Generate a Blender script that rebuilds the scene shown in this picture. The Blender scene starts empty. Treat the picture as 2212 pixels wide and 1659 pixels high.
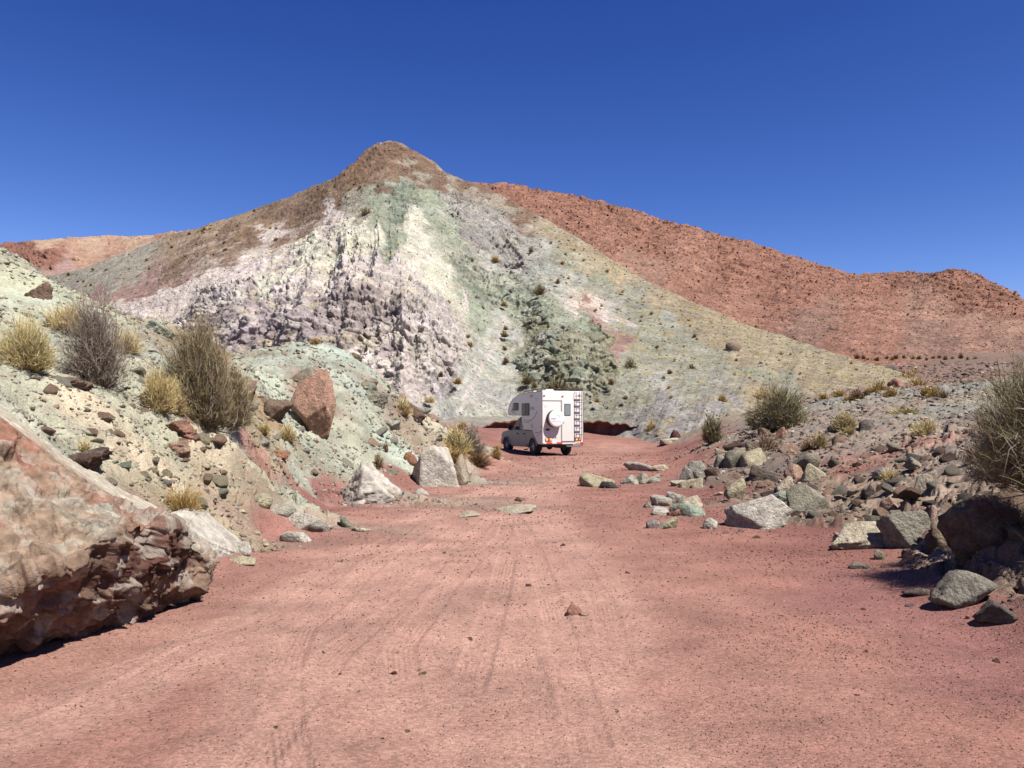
import bpy, bmesh, math
import numpy as np
from mathutils import Vector, Matrix

# ------------------------------------------------------------------ camera, sky, sun, exposure
sc = bpy.context.scene
COL = sc.collection
FPX, CX, CY, HZ, EYE = 1805.0, 1106.0, 829.5, 908.0, 1.6      # photo measured on a 2212 x 1659 grid
PITCH = math.atan((HZ - CY) / FPX)
cam = bpy.data.cameras.new('camera'); camo = bpy.data.objects.new('camera', cam); COL.objects.link(camo)
cam.sensor_width = 36.0; cam.lens = 36.0 * FPX / 2212.0
cam.clip_start = 0.05; cam.clip_end = 5000
camo.location = (0, 0, EYE); camo.rotation_euler = (math.pi / 2 + PITCH, 0, 0)
sc.camera = camo
sc.render.resolution_x, sc.render.resolution_y = 1024, 768
sc.view_settings.view_transform = 'Standard'; sc.view_settings.look = 'None'
sc.view_settings.gamma = 1.0; sc.view_settings.use_curve_mapping = False
sc.view_settings.exposure = 1.04
SUN = Vector((0.50, -0.42, 1.0)).normalized()                 # direction towards the sun
SUN_EL = math.asin(SUN.z); SUN_AZ = math.atan2(SUN.x, SUN.y)
w = bpy.data.worlds.new('World'); sc.world = w; w.use_nodes = True
nt = w.node_tree; nt.nodes.clear()
sky = nt.nodes.new('ShaderNodeTexSky'); sky.sky_type = 'NISHITA'; sky.sun_disc = False
sky.sun_elevation = SUN_EL; sky.sun_rotation = SUN_AZ
sky.altitude = 3200; sky.air_density = 1.0; sky.dust_density = 0.35; sky.ozone_density = 3.2
bg = nt.nodes.new('ShaderNodeBackground'); bg.inputs['Strength'].default_value = 0.0700
wo = nt.nodes.new('ShaderNodeOutputWorld')
ss = nt.nodes.new('ShaderNodeSeparateColor'); cc_ = nt.nodes.new('ShaderNodeCombineColor'); nt.links.new(sky.outputs[0], ss.inputs[0])
for i, (g, p) in enumerate(((2.55, 2.06), (1.22, 1.66), (1.10, 1.2))):       # thin high-altitude air: deep blue overhead, paler low down
    m1 = nt.nodes.new('ShaderNodeMath'); m1.operation = 'MULTIPLY'; m1.inputs[1].default_value = .1537; m1.use_clamp = True
    m2 = nt.nodes.new('ShaderNodeMath'); m2.operation = 'POWER'; m2.inputs[1].default_value = p
    m3 = nt.nodes.new('ShaderNodeMath'); m3.operation = 'MULTIPLY'; m3.inputs[1].default_value = g / .1537
    nt.links.new(ss.outputs[i], m1.inputs[0]); nt.links.new(m1.outputs[0], m2.inputs[0]); nt.links.new(m2.outputs[0], m3.inputs[0]); nt.links.new(m3.outputs[0], cc_.inputs[i])
nt.links.new(cc_.outputs[0], bg.inputs[0]); nt.links.new(bg.outputs[0], wo.inputs[0])
sl = bpy.data.lights.new('sun', 'SUN'); sl.energy = 5.0; sl.angle = math.radians(0.53); sl.color = (1.0, 0.955, 0.89)
so = bpy.data.objects.new('sun', sl); COL.objects.link(so)
so.rotation_euler = SUN.to_track_quat('Z', 'Y').to_euler(); so.location = (20, -20, 60)

# ------------------------------------------------------------------ maths helpers
CP, SP = math.cos(PITCH), math.sin(PITCH)
def ray(px, py):
    a = (np.asarray(px, float) - CX) / FPX; b = (CY - np.asarray(py, float)) / FPX
    return a, CP - b * SP, SP + b * CP
def at(px, py, d):
    """world point seen at photo pixel (px,py) at forward distance d"""
    x, y, z = ray(px, py); k = np.asarray(d, float) / y
    return x * k, y * k, EYE + z * k
def proj(x, y, z):
    dz = z - EYE; f = y * CP + dz * SP; f = np.where(np.abs(f) < 1e-3, 1e-3, f)
    return CX + FPX * x / f, CY - FPX * (dz * CP - y * SP) / f
def lin(c): c = np.asarray(c, float) / 255.0; return np.where(c <= 0.04045, c / 12.92, ((c + 0.055) / 1.055) ** 2.4)
ALB = 0.365; SATK = 0.90
def A(r, g, b, k=1.0):
    c = lin((r, g, b)); l = c @ np.array([.25, .6, .15]); c = l + (c - l) * SATK
    return tuple(np.clip(c * ALB * k, 0.004, 0.85))

def _hash(ix, iy, iz, seed):
    h = (ix.astype(np.int64) * 374761393 + iy.astype(np.int64) * 668265263 + iz.astype(np.int64) * 1274126177 + seed * 974634777) & 0xFFFFFFFF
    h = ((h ^ (h >> 13)) * 1274126177) & 0xFFFFFFFF
    h = (h ^ (h >> 16)) * 2246822519 & 0xFFFFFFFF
    return ((h ^ (h >> 15)) & 0xFFFFFF).astype(np.float32) / np.float32(0xFFFFFF)
def vnoise(x, y, z, seed=0):
    xi, yi, zi = np.floor(x), np.floor(y), np.floor(z)
    fx, fy, fz = (x - xi), (y - yi), (z - zi)
    fx = fx * fx * (3 - 2 * fx); fy = fy * fy * (3 - 2 * fy); fz = fz * fz * (3 - 2 * fz)
    r = 0
    for dx in (0, 1):
        wx = fx if dx else 1 - fx
        for dy in (0, 1):
            wy = fy if dy else 1 - fy
            for dz in (0, 1):
                r = r + wx * wy * (fz if dz else 1 - fz) * _hash(xi + dx, yi + dy, zi + dz, seed)
    return r * 2 - 1
def fbm(x, y, z, s, octv=4, seed=0, gain=0.5, ridged=False):
    x, y, z = np.asarray(x, float) / s, np.asarray(y, float) / s, np.asarray(z, float) / s
    t, a, n = 0, 1.0, 0
    for o in range(octv):
        v = vnoise(x, y, z, seed + o * 17)
        if ridged: v = 1 - 2 * np.abs(v)
        t = t + a * v; n += a; a *= gain; x = x * 2.03 + 5.2; y = y * 2.03 + 1.3; z = z * 2.03 + 8.8
    return t / n
def cells(x, y, z, s, seed=0):
    """blocky cellular relief: every cell is a tilted facet that falls back to a crease at its border"""
    x, y, z = [(np.asarray(v, float) / s).astype(np.float32) for v in (x, y, z)]
    x = x + .25 * vnoise(x * 1.7, y * 1.7, z * 1.7, seed + 9); z = z + .25 * vnoise(x * 1.9 + 7, y * 1.9, z * 1.9, seed + 8)
    xi, yi, zi = np.floor(x - .5), np.floor(y - .5), np.floor(z - .5)
    best = np.full(np.shape(x), 9.0, np.float32); sec = best.copy(); cid = np.zeros(np.shape(x), np.float32); dx0 = cid.copy(); dy0 = cid.copy(); dz0 = cid.copy()
    for i in (0, 1):
        for j in (0, 1):
            for k in (0, 1):
                a, b, c = xi + i, yi + j, zi + k
                h0 = _hash(a, b, c, seed); h1 = (h0 * 57.31) % 1; h2 = (h0 * 913.7) % 1
                ax = a + .12 + .76 * h0 - x; ay = b + .12 + .76 * h1 - y; az = c + .12 + .76 * h2 - z
                d = ax * ax + ay * ay + az * az
                m = d < best
                sec = np.where(m, best, np.minimum(sec, d))
                best = np.where(m, d, best); cid = np.where(m, (h0 * 3571.3) % 1, cid)
                dx0 = np.where(m, ax, dx0); dy0 = np.where(m, ay, dy0); dz0 = np.where(m, az, dz0)
    h = cid; g1 = (h * 7.13) % 1 - .5; g2 = (h * 13.7) % 1 - .5; g3 = (h * 29.3) % 1 - .5
    e = np.sqrt(sec) - np.sqrt(best); k = np.clip(e / .15, 0, 1)
    return (.75 * (h - .3) + 1.7 * (dx0 * g1 + dy0 * g2 + dz0 * g3)) * k * (2 - k), cid, e
def tps_fit(p, v, lam=1e-4):
    p = np.asarray(p, float); n = len(p)
    d2 = ((p[:, None] - p[None]) ** 2).sum(-1); K = 0.5 * d2 * np.log(d2 + 1e-12) + lam * np.eye(n)
    Pm = np.c_[np.ones(n), p]; M = np.zeros((n + 3, n + 3)); M[:n, :n] = K; M[:n, n:] = Pm; M[n:, :n] = Pm.T
    return p, np.linalg.solve(M, np.r_[np.asarray(v, float), 0, 0, 0])
def tps_eval(fit, q):
    p, wts = fit; q = np.asarray(q, float); out = np.empty(len(q)); n = len(p)
    for s in range(0, len(q), 40000):
        c = q[s:s + 40000]; d2 = ((c[:, None] - p[None]) ** 2).sum(-1)
        out[s:s + 40000] = (0.5 * d2 * np.log(d2 + 1e-12)) @ wts[:n] + wts[n] + c @ wts[n + 1:]
    return out
def idw(P, V, Q, pw=3.0):
    P = np.asarray(P, float); V = np.asarray(V, float); out = np.empty((len(Q), V.shape[1]))
    for s in range(0, len(Q), 40000):
        c = Q[s:s + 40000]; d2 = ((c[:, None] - P[None]) ** 2).sum(-1) + 1e-9
        wt = (d2.min(1, keepdims=True) / d2) ** pw
        out[s:s + 40000] = (wt @ V) / wt.sum(1, keepdims=True)
    return out
def seg_dist(px, py, pts):
    best = np.full(np.shape(px), 1e9); arc = np.zeros(np.shape(px)); side = np.zeros(np.shape(px)); L = 0
    for (x0, y0), (x1, y1) in zip(pts[:-1], pts[1:]):
        vx, vy = x1 - x0, y1 - y0; l2 = vx * vx + vy * vy
        t = np.clip(((px - x0) * vx + (py - y0) * vy) / l2, 0, 1)
        ex, ey = px - x0 - t * vx, py - y0 - t * vy; d = np.hypot(ex, ey); m = d < best
        best = np.where(m, d, best); side = np.where(m, np.sign(vx * ey - vy * ex), side); L += math.sqrt(l2)
    return best, side
def smooth(a, b, x): t = np.clip((x - a) / (b - a), 0, 1); return t * t * (3 - 2 * t)

# ------------------------------------------------------------------ object helpers
def tag(o, label=None, cat=None, group=None, kind=None):
    if label: o['label'] = label
    if cat: o['category'] = cat
    if group: o['group'] = group
    if kind: o['kind'] = kind
    return o
def mesh_np(name, verts, faces, mat, cols=None, parent=None, smoothf=False, link=True):
    verts = np.asarray(verts, np.float32); faces = np.asarray(faces, np.int32); k = faces.shape[1]
    me = bpy.data.meshes.new(name)
    me.vertices.add(len(verts)); me.vertices.foreach_set('co', verts.ravel())
    me.loops.add(faces.size); me.loops.foreach_set('vertex_index', faces.ravel())
    me.polygons.add(len(faces)); me.polygons.foreach_set('loop_start', np.arange(0, faces.size, k, dtype=np.int32))
    me.polygons.foreach_set('loop_total', np.full(len(faces), k, np.int32))
    if smoothf: me.polygons.foreach_set('use_smooth', np.ones(len(faces), bool))
    if cols is not None:
        at_ = me.color_attributes.new('Col', 'FLOAT_COLOR', 'POINT')
        c4 = np.ones((len(verts), 4), np.float32); c4[:, :3] = cols; at_.data.foreach_set('color', c4.ravel())
    me.update(calc_edges=True); me.materials.append(mat)
    o = bpy.data.objects.new(name, me)
    if link: COL.objects.link(o)
    if parent: o.parent = parent
    return o
def empty(name, loc=(0, 0, 0), rz=0):
    o = bpy.data.objects.new(name, None); COL.objects.link(o); o.location = loc; o.rotation_euler = (0, 0, rz); return o
def grid_faces(nr, nc):
    i = np.arange(nr - 1)[:, None] * nc + np.arange(nc - 1)[None]; i = i.ravel()
    return np.c_[i, i + 1, i + nc + 1, i + nc]
def grid_normals(X, Y, Z):
    gu = [np.gradient(a, axis=1) for a in (X, Y, Z)]; gv = [np.gradient(a, axis=0) for a in (X, Y, Z)]
    n = [gu[1] * gv[2] - gu[2] * gv[1], gu[2] * gv[0] - gu[0] * gv[2], gu[0] * gv[1] - gu[1] * gv[0]]
    l = np.sqrt(n[0] ** 2 + n[1] ** 2 + n[2] ** 2) + 1e-9; s = np.where(n[2] < 0, -1, 1)
    return [a / l * s for a in n]

def mat_ground(name, s_big, s_peb, peb=(0.7, 1.35), bump=0.5, fine=0.15, dist=0.05, rough=0.95, detail=8, var=(.74, 1.24)):
    m = bpy.data.materials.new(name); m.use_nodes = True; t = m.node_tree; N = t.nodes; Lk = t.links
    b = N['Principled BSDF']; b.inputs['Roughness'].default_value = rough; b.inputs['Specular IOR Level'].default_value = 0.12
    tc = N.new('ShaderNodeTexCoord'); at_ = N.new('ShaderNodeAttribute'); at_.attribute_name = 'Col'
    n1 = N.new('ShaderNodeTexNoise'); n1.inputs['Scale'].default_value = s_big; n1.inputs['Detail'].default_value = detail; n1.inputs['Roughness'].default_value = .65
    Lk.new(tc.outputs['Object'], n1.inputs['Vector'])
    r1 = N.new('ShaderNodeMapRange'); r1.inputs['From Min'].default_value = .3; r1.inputs['From Max'].default_value = .7; r1.inputs['To Min'].default_value = var[0]; r1.inputs['To Max'].default_value = var[1]
    Lk.new(n1.outputs[0], r1.inputs[0])
    v = N.new('ShaderNodeTexVoronoi'); v.inputs['Scale'].default_value = s_peb; Lk.new(tc.outputs['Object'], v.inputs['Vector'])
    sep = N.new('ShaderNodeSeparateColor'); Lk.new(v.outputs['Color'], sep.inputs[0])
    r2 = N.new('ShaderNodeMapRange'); r2.inputs['To Min'].default_value = peb[0]; r2.inputs['To Max'].default_value = peb[1]; Lk.new(sep.outputs[0], r2.inputs[0])
    mu = N.new('ShaderNodeMath'); mu.operation = 'MULTIPLY'; Lk.new(r1.outputs[0], mu.inputs[0]); Lk.new(r2.outputs[0], mu.inputs[1])
    vm = N.new('ShaderNodeVectorMath'); vm.operation = 'SCALE'; Lk.new(at_.outputs['Color'], vm.inputs[0]); Lk.new(mu.outputs[0], vm.inputs['Scale'])
    Lk.new(vm.outputs[0], b.inputs['Base Color'])
    n2 = N.new('ShaderNodeTexNoise'); n2.inputs['Scale'].default_value = s_peb * .6; n2.inputs['Detail'].default_value = 6; n2.inputs['Roughness'].default_value = .7
    Lk.new(tc.outputs['Object'], n2.inputs['Vector'])
    ad = N.new('ShaderNodeMath'); ad.operation = 'MULTIPLY_ADD'; Lk.new(v.outputs['Distance'], ad.inputs[0]); ad.inputs[1].default_value = -bump; Lk.new(n2.outputs[0], ad.inputs[2])
    bp = N.new('ShaderNodeBump'); bp.inputs['Strength'].default_value = fine; bp.inputs['Distance'].default_value = dist
    Lk.new(ad.outputs[0], bp.inputs['Height']); Lk.new(bp.outputs[0], b.inputs['Normal'])
    return m
# ------------------------------------------------------------------ near terrain: one height sheet to the horizon
C = dict(soil=A(193, 134, 117), soil2=A(178, 120, 107), soilr=A(183, 126, 115), dust=A(221, 169, 148), mint=A(208, 208, 182), pale=A(220, 228, 202),
         cream=A(226, 212, 182), rub=A(190, 168, 148), rubd=A(160, 138, 122), grav=A(180, 174, 158), val=A(168, 138, 122), tan=A(200, 184, 148),
         maroon=A(140, 84, 78), pinkr=A(196, 150, 132), ochre=A(190, 160, 120))
G = []   # (x, y, z, colour, roughness)
def gp(px, py, d, c, r=0.3): x, y, z = at(px, py, d); G.append((float(x), float(y), float(z), c, r))
def gw(x, y, z, c, r=0.0): G.append((x, y, z, c, r))
for x, y in ((-2.6, 4), (0, 3.5), (2.6, 4), (0, 5), (-2.4, 6), (2, 6.5), (0, 8.5), (2.6, 9), (-2, 10), (0.6, 13), (-2.6, 14.5), (3.2, 14), (-1.5, 20), (2, 19),
             (4, 22), (-0.4, 27), (3, 27), (0.2, 33), (4, 34), (6.5, 34), (1.4, 38), (4, 39), (7.5, 40), (1, 44), (5, 45), (8.5, 46)): gw(x, y, 0, 'soil')
for x, y in ((3.8, 5), (2.6, 3.4), (5.4, 7), (3.6, 7.6), (6, 4)): gw(x, y, 0, 'soilr', .1)
for x, y in ((0, -4), (4, -6), (-4, -6), (0, -14), (9, -12), (-9, -12), (0, -40), (40, -30), (-40, -30)): gw(x, y, 0.0, 'soil')
gw(-7, 3, 1.6, 'mint', .5); gw(-9, 6, 2.6, 'mint', .5); gw(-14, 4, 5, 'mint', .5); gw(-20, -8, 5, 'mint', .5); gw(8, 3, 1.0, 'rub', .6); gw(14, 2, 2, 'rub', .6); gw(25, -6, 4, 'rub')
# left bank
for a in ((-40, 1240, 7.6, 'soil2'), (200, 1290, 7.6, 'soil2'), (400, 1240, 8.6, 'soil2'), (520, 1215, 9.6, 'soil2'), (600, 1150, 12, 'soil2'), (700, 1095, 15.7, 'soil2'), (880, 1055, 20, 'soil2'),
          (980, 1030, 24, 'soil2'), (1040, 1000, 31, 'soil'), (1075, 988, 37, 'soil')): gp(*a, r=.05)
for a in ((0, 890, 8.4, 'mint'), (0, 800, 10, 'mint'), (0, 690, 12.3, 'mint'), (0, 600, 14.5, 'pale'), (0, 530, 16.5, 'mint'), (-200, 500, 15, 'mint'), (-200, 760, 9.5, 'mint'), (60, 560, 17.2, 'mint'),
          (100, 606, 17.6, 'ochre'), (150, 650, 17.5, 'mint'), (200, 668, 17.5, 'mint'), (130, 800, 11.6, 'mint'), (200, 900, 10.4, 'cream'), (100, 930, 9.6, 'mint'), (300, 900, 11.6, 'mint'), (340, 1010, 10.6, 'cream'),
          (450, 1000, 12, 'cream'), (430, 1100, 10.8, 'tan'), (500, 1120, 11.5, 'rub'), (600, 1060, 14, 'mint'), (540, 960, 14.5, 'pinkr'), (480, 900, 14.2, 'mint'), (600, 1000, 15.5, 'pinkr'), (660, 1040, 16.6, 'mint'), (560, 1030, 13.5, 'mint'), (520, 1000, 13.5, 'mint'), (480, 950, 13.1, 'cream'), (580, 970, 15.4, 'tan'), (640, 990, 16.9, 'mint'),
          (600, 950, 16.6, 'tan'), (560, 880, 17.5, 'ochre'), (545, 800, 18.6, 'mint'), (430, 735, 18.2, 'ochre'), (330, 682, 18.6, 'mint'), (265, 695, 18.4, 'tan'), (640, 930, 19, 'pale'),
          (560, 800, 21, 'pale'), (600, 850, 20.6, 'pale'), (620, 770, 24, 'mint'), (700, 744, 26, 'pale'), (765, 770, 26.3, 'mint'), (835, 830, 26.6, 'mint'), (930, 905, 27.4, 'cream'), (965, 930, 28, 'cream'),
          (1010, 955, 30, 'tan'), (650, 840, 21.6, 'rub'), (740, 850, 22.6, 'mint'), (800, 880, 23.4, 'mint'), (860, 870, 25.5, 'rub'), (700, 960, 19.4, 'mint'), (770, 960, 20.6, 'mint'), (850, 960, 22.8, 'pale'), (750, 1010, 18.6, 'mint'),
          (880, 1000, 21.8, 'pale'), (930, 980, 25, 'cream'), (820, 1020, 20, 'mint'), (700, 1060, 16.8, 'soilr'), (640, 1085, 14.6, 'mint')): gp(*a, r=.8)
for x, y, z in ((-8.5, 20.5, 2.6), (-12, 23, 3.2), (-20, 24, 5.5), (-18, 34, 3.0), (-9, 31, 2.0), (-5, 33, 0.8), (-3, 40, 0.6), (-6, 46, 0.9), (-12, 44, 1.4), (-28, 44, 3)): gw(x, y, z, 'mint', .4)
# right bank
for a in ((1480, 1000, 31, 'soil'), (1480, 962, 44, 'soil2'), (1470, 1025, 25.6, 'soil'), (1545, 1068, 18.6, 'soil2'), (1560, 1150, 12.2, 'soil'), (1790, 1195, 10.2, 'soil2'), (1860, 1250, 8.6, 'soilr'),
          (2000, 1310, 7.3, 'soilr'), (2180, 1380, 6.2, 'soilr'), (1760, 1150, 12, 'soil2')): gp(*a, r=.05)
for a in ((1530, 960, 32, 'grav'), (1560, 1000, 25, 'rub'), (1600, 1040, 20, 'rubd'), (1680, 1000, 22, 'rubd'), (1700, 1050, 17.5, 'rubd'), (1700, 940, 27, 'rub'), (1620, 930, 32, 'rub'), (1830, 1040, 16.5, 'rub'), (1850, 960, 21.5, 'rub'),
          (1850, 1120, 12.6, 'rubd'), (1900, 990, 18.5, 'pinkr'), (1870, 1010, 17, 'soilr'), (1960, 1000, 16.5, 'rub'), (2000, 940, 20, 'rub'), (2000, 1060, 12.8, 'rub'), (2120, 1000, 13.4, 'rub'), (2212, 930, 15, 'rub'), (2212, 1060, 10, 'rub'), (2110, 1190, 9, 'rub'),
          (2400, 1000, 9, 'rub'), (2400, 850, 16, 'rub'), (2212, 1230, 7.6, 'rubd'), (2330, 1280, 6.4, 'rubd'), (2290, 1100, 8.0, 'rubd'), (2480, 1060, 7.6, 'rub'), (1800, 905, 28, 'rub'), (1900, 890, 27, 'rub'), (2080, 880, 25, 'grav'),
          (1740, 884, 37, 'grav'), (1900, 862, 36, 'grav'), (2091, 844, 34, 'grav'), (2300, 820, 32, 'grav')): gp(*a, r=.9)
for a in ((1800, 866, 50, 'val'), (1900, 836, 62, 'val'), (2000, 815, 72, 'val'), (1950, 800, 84, 'val'), (2150, 800, 80, 'val'), (2000, 788, 100, 'val'), (2200, 785, 100, 'val'), (2000, 776, 130, 'val'), (2400, 770, 130, 'val'),
          (1700, 884, 50, 'grav')): gp(*a, r=.6)
# far end of the road and the foot of the hill
for a in ((1100, 948, 50, 'soil'), (1250, 934, 56, 'soil'), (1400, 934, 56, 'soil'), (1470, 948, 50, 'soil'), (1300, 945, 51, 'soil'), (1040, 940, 50, 'soilr')): gp(*a, r=.05)
for a in ((1050, 905, 58, 'grav'), (1150, 905, 61, 'grav'), (1300, 908, 60, 'soil2'), (1420, 905, 58, 'maroon'), (1470, 900, 56, 'soil2'), (1520, 915, 48, 'rub'), (1560, 895, 55, 'rub'), (1600, 905, 44, 'rub'), (1440, 925, 54, 'rub')): gp(*a, r=.4)
for x, y, z in ((-60, 60, 3), (-30, 70, 3), (0, 80, 3.5), (20, 80, 4.5), (60, 130, 9), (-60, 130, 4), (0, 150, 4), (90, 250, 12), (0, 300, 6), (-150, 250, 5), (60, 60, 6), (90, 30, 8), (-60, 20, 8), (60, 0, 6), (200, 0, 10),
                (-200, 0, 10), (0, -200, 0), (400, 400, 14), (-400, 400, 6), (700, -300, 5), (-700, -300, 5), (0, 900, 8)): gw(x, y, z, 'val' if x > 10 else 'grav', .2)
GA = np.array([(g[0], g[1]) for g in G]); GZ = np.array([g[2] for g in G])
def conf(x, y): return np.c_[np.arctan2(x, y), np.log(np.hypot(x, y))]
fit = tps_fit(conf(GA[:, 0], GA[:, 1]), GZ, 4e-4)
NA, NR = 900, 420; LA = np.linspace(-math.pi, math.pi, NA); LR = np.linspace(math.log(0.8), math.log(1600), NR)
_q = np.array(np.meshgrid(LA, LR)).reshape(2, -1).T
ZL = tps_eval(fit, _q).reshape(NR, NA); ZL = np.clip(ZL, -0.05, 30)
_b = (LA + math.pi) / (2 * math.pi)                          # close the seam behind the camera
def lookup(x, y):
    q = conf(x, y); u = np.clip((q[:, 0] + math.pi) / (2 * math.pi) * (NA - 1), 0, NA - 1.001); v = np.clip((q[:, 1] - LR[0]) / (LR[-1] - LR[0]) * (NR - 1), 0, NR - 1.001)
    i, j = u.astype(int), v.astype(int); fu, fv = u - i, v - j
    return (ZL[j, i] * (1 - fu) + ZL[j, i + 1] * fu) * (1 - fv) + (ZL[j + 1, i] * (1 - fu) + ZL[j + 1, i + 1] * fu) * fv
def terr(x, y):
    x = np.atleast_1d(np.asarray(x, float)); y = np.atleast_1d(np.asarray(y, float)); return lookup(x, y)
def gcast(px, py, d0=3.0, d1=140.0):
    """first point of the near terrain on the photo ray (px,py)"""
    d = np.exp(np.linspace(math.log(d0), math.log(d1), 2500)); x, y, z = at(px, py, d); h = z - terr(x, y)
    k = np.argmax(h < 0)
    if not (h < 0).any(): k = int(np.argmin(h))
    return float(x[k]), float(y[k]), float(terr(x[k], y[k])[0])

aa = np.r_[np.linspace(-math.pi, -0.62, 90)[:-1], np.linspace(-0.62, 0.62, 1150), np.linspace(0.62, math.pi, 90)[1:]]
rr = np.r_[np.exp(np.linspace(math.log(0.9), math.log(75), 820)), np.exp(np.linspace(math.log(75), math.log(1500), 90))[1:]]
AZ, RR = np.meshgrid(aa, rr); X = RR * np.sin(AZ); Y = RR * np.cos(AZ); sh = X.shape
x, y = X.ravel(), Y.ravel(); z = lookup(x, y)
q = conf(x, y)
wx = fbm(x, y, x * 0, 1.6, 4, 3); wy = fbm(x, y, x * 0, 1.6, 4, 9); q2 = q + np.c_[wx, wy] * 0.035
keys = sorted(C); cols_src = np.array([C[g[3]] for g in G]); rs = np.array([[g[4]] for g in G])
cr = idw(conf(GA[:, 0], GA[:, 1]), np.c_[cols_src, rs], q2, 3.2)
col = cr[:, :3]; rgh = cr[:, 3]
near = smooth(110, 60, RR.ravel())
steep = smooth(.25, .6, rgh)
mk = (steep > 0.01) & (RR.ravel() < 75) & (np.abs(AZ.ravel()) < .66)
n1, id1, e1, n2, id2, e2 = [np.zeros_like(x) for _ in range(6)]; id1 += .5; id2 += .5
n1[mk], id1[mk], e1[mk] = cells(x[mk], y[mk], z[mk] * 1.5, 0.9, 4); n2[mk], id2[mk], e2[mk] = cells(x[mk], y[mk], z[mk] * 1.5, 0.34, 8)
bedp = smooth(-.12, .22, fbm(x, y, x * 0, 4.5, 3, 77))
dz = steep * (0.2 * fbm(x, y, z, 2.6, 5, 5) + bedp * (np.where(x > 0, .05, .13) * n1 + 0.10 * n2) + 0.08 * n2 + 0.05 * fbm(x, y, z, .3, 3, 6))
dz += (1 - steep) * (0.020 * fbm(x, y, x * 0, 1.3, 4, 31) + 0.009 * fbm(x, y, x * 0, .16, 3, 32))
# wheel tracks pressed into the soil
px, py = proj(x, y, z)
tracks = [([(540, 1659), (750, 1400), (910, 1250), (1050, 1125), (1150, 1050), (1300, 1000)], .2, .8), ([(1290, 1659), (1235, 1450), (1190, 1300), (1150, 1180), (1112, 1105), (1180, 1042)], .2, .8), ([(-60, 1600), (150, 1530), (330, 1450), (560, 1330), (760, 1210), (900, 1118), (1060, 1056), (1240, 1005)], .22, 1),
          ([(640, 1700), (618, 1560), (622, 1460), (660, 1350), (780, 1240), (960, 1130)], .2, 1), ([(880, 1520), (868, 1400), (960, 1270), (1090, 1150), (1100, 1090), (1190, 1030)], .2, 1),
          ([(1010, 1480), (1040, 1400), (1075, 1290), (1100, 1190)], .2, 1), ([(1330, 1420), (1300, 1300), (1230, 1190), (1190, 1110), (1200, 1060), (1290, 1012), (1400, 990)], .2, .6),
          ([(1180, 1659), (1150, 1480), (1120, 1380)], .2, .5), ([(1380, 1620), (1200, 1500), (1060, 1440), (940, 1500)], .2, .5), ([(690, 1610), (800, 1570), (960, 1590), (1100, 1650)], .2, .6)]
gx, gy = (x, y)
dust = np.zeros_like(x)
fr = (np.abs(x) < 9) & (y > 2.5) & (y < 48)
for pts, wdt, st in tracks:
    wp = []
    for a, b in pts:
        d = EYE / max((b - HZ) / FPX, 1e-3); wp.append((float((a - CX) / FPX * d), d))
    d, s = seg_dist(x[fr], y[fr], wp); m = smooth(wdt * .62, wdt * .45, d)
    pk = smooth(-.1, .35, fbm(x[fr], y[fr], x[fr] * 0, .7, 3, 58)); dz[fr] += (-0.010 * m + 0.0028 * m * pk * np.sin(d * s / 0.036 * 2 * math.pi) + .005 * np.exp(-((d - wdt * .66) / .04) ** 2)) * st * (.6 + .4 * pk)
    pk = smooth(-.25, .3, fbm(x[fr], y[fr], x[fr] * 0, .9, 3, 57)); dz[fr] += 0; dust[fr] = np.maximum(dust[fr], st * smooth(.55, .1, d) * (.75 + .25 * pk))
wide = np.zeros_like(x)
for pts in ([(0, 3), (.3, 6), (0.2, 9), (-.5, 13), (-.8, 19), (.6, 27), (3, 36), (6, 48)], [(-3, 5), (-1.8, 8), (-1.2, 12), (-.9, 18)]):
    d, s = seg_dist(x, y, pts); wide = np.maximum(wide, smooth(3.2, .3, d + .5 * wx))
sm = (1 - smooth(.08, .25, rgh))
kd = (np.clip(.95 * dust + 0.6 * wide * (.9 + .25 * fbm(x, y, x * 0, .8, 3, 51)), 0, 1) * sm)[:, None]
col = col * (1 - kd) + np.array(C['dust']) * kd
var = 1 + .10 * fbm(x, y, z, 5, 3, 41) + (.18 * (id1 - .5) * bedp + .22 * (id2 - .5)) * steep
hue = (fbm(x, y, z, 3.0, 4, 43) * steep)[:, None] * np.array([[.16, .0, -.18]])
strat = smooth(.18, .5, fbm(x * .6 + y * .6, y * .6 - x * .6, z * 3, 2.4, 4, 47)) * steep * (x < 0)
col = col * var[:, None] * (1 + hue)
col = col * (1 - .6 * strat[:, None]) + np.array(A(184, 154, 124)) * .6 * strat[:, None]; dk_ = smooth(.1, .4, fbm(x, y, z * 2, .9, 4, 49)) * steep * .35; col = col * (1 - dk_[:, None]) + np.array(A(150, 140, 118)) * dk_[:, None]
z = z + dz * near
M_near = mat_ground('dry_ground', 1.1, 60, (.74, 1.24), .5, .8, .012)
ZG = z.reshape(sh).copy(); LRR = np.log(rr)
def gz(x, y):
    """height of the finished ground surface"""
    x = np.atleast_1d(np.asarray(x, float)); y = np.atleast_1d(np.asarray(y, float)); q = conf(x, y)
    i = np.clip(np.interp(q[:, 0], aa, np.arange(len(aa))), 0, len(aa) - 1.001); j = np.clip(np.interp(q[:, 1], LRR, np.arange(len(rr))), 0, len(rr) - 1.001)
    ii, jj = i.astype(int), j.astype(int); fi, fj = i - ii, j - jj
    return (ZG[jj, ii] * (1 - fi) + ZG[jj, ii + 1] * fi) * (1 - fj) + (ZG[jj + 1, ii] * (1 - fi) + ZG[jj + 1, ii + 1] * fi) * fj
def rough_at(x, y): return idw(conf(GA[:, 0], GA[:, 1]), np.c_[cols_src, rs], conf(x, y), 3.2)
gr = mesh_np('ground', np.c_[x, y, z], grid_faces(*sh), M_near, np.clip(col, .01, .85))
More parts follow.
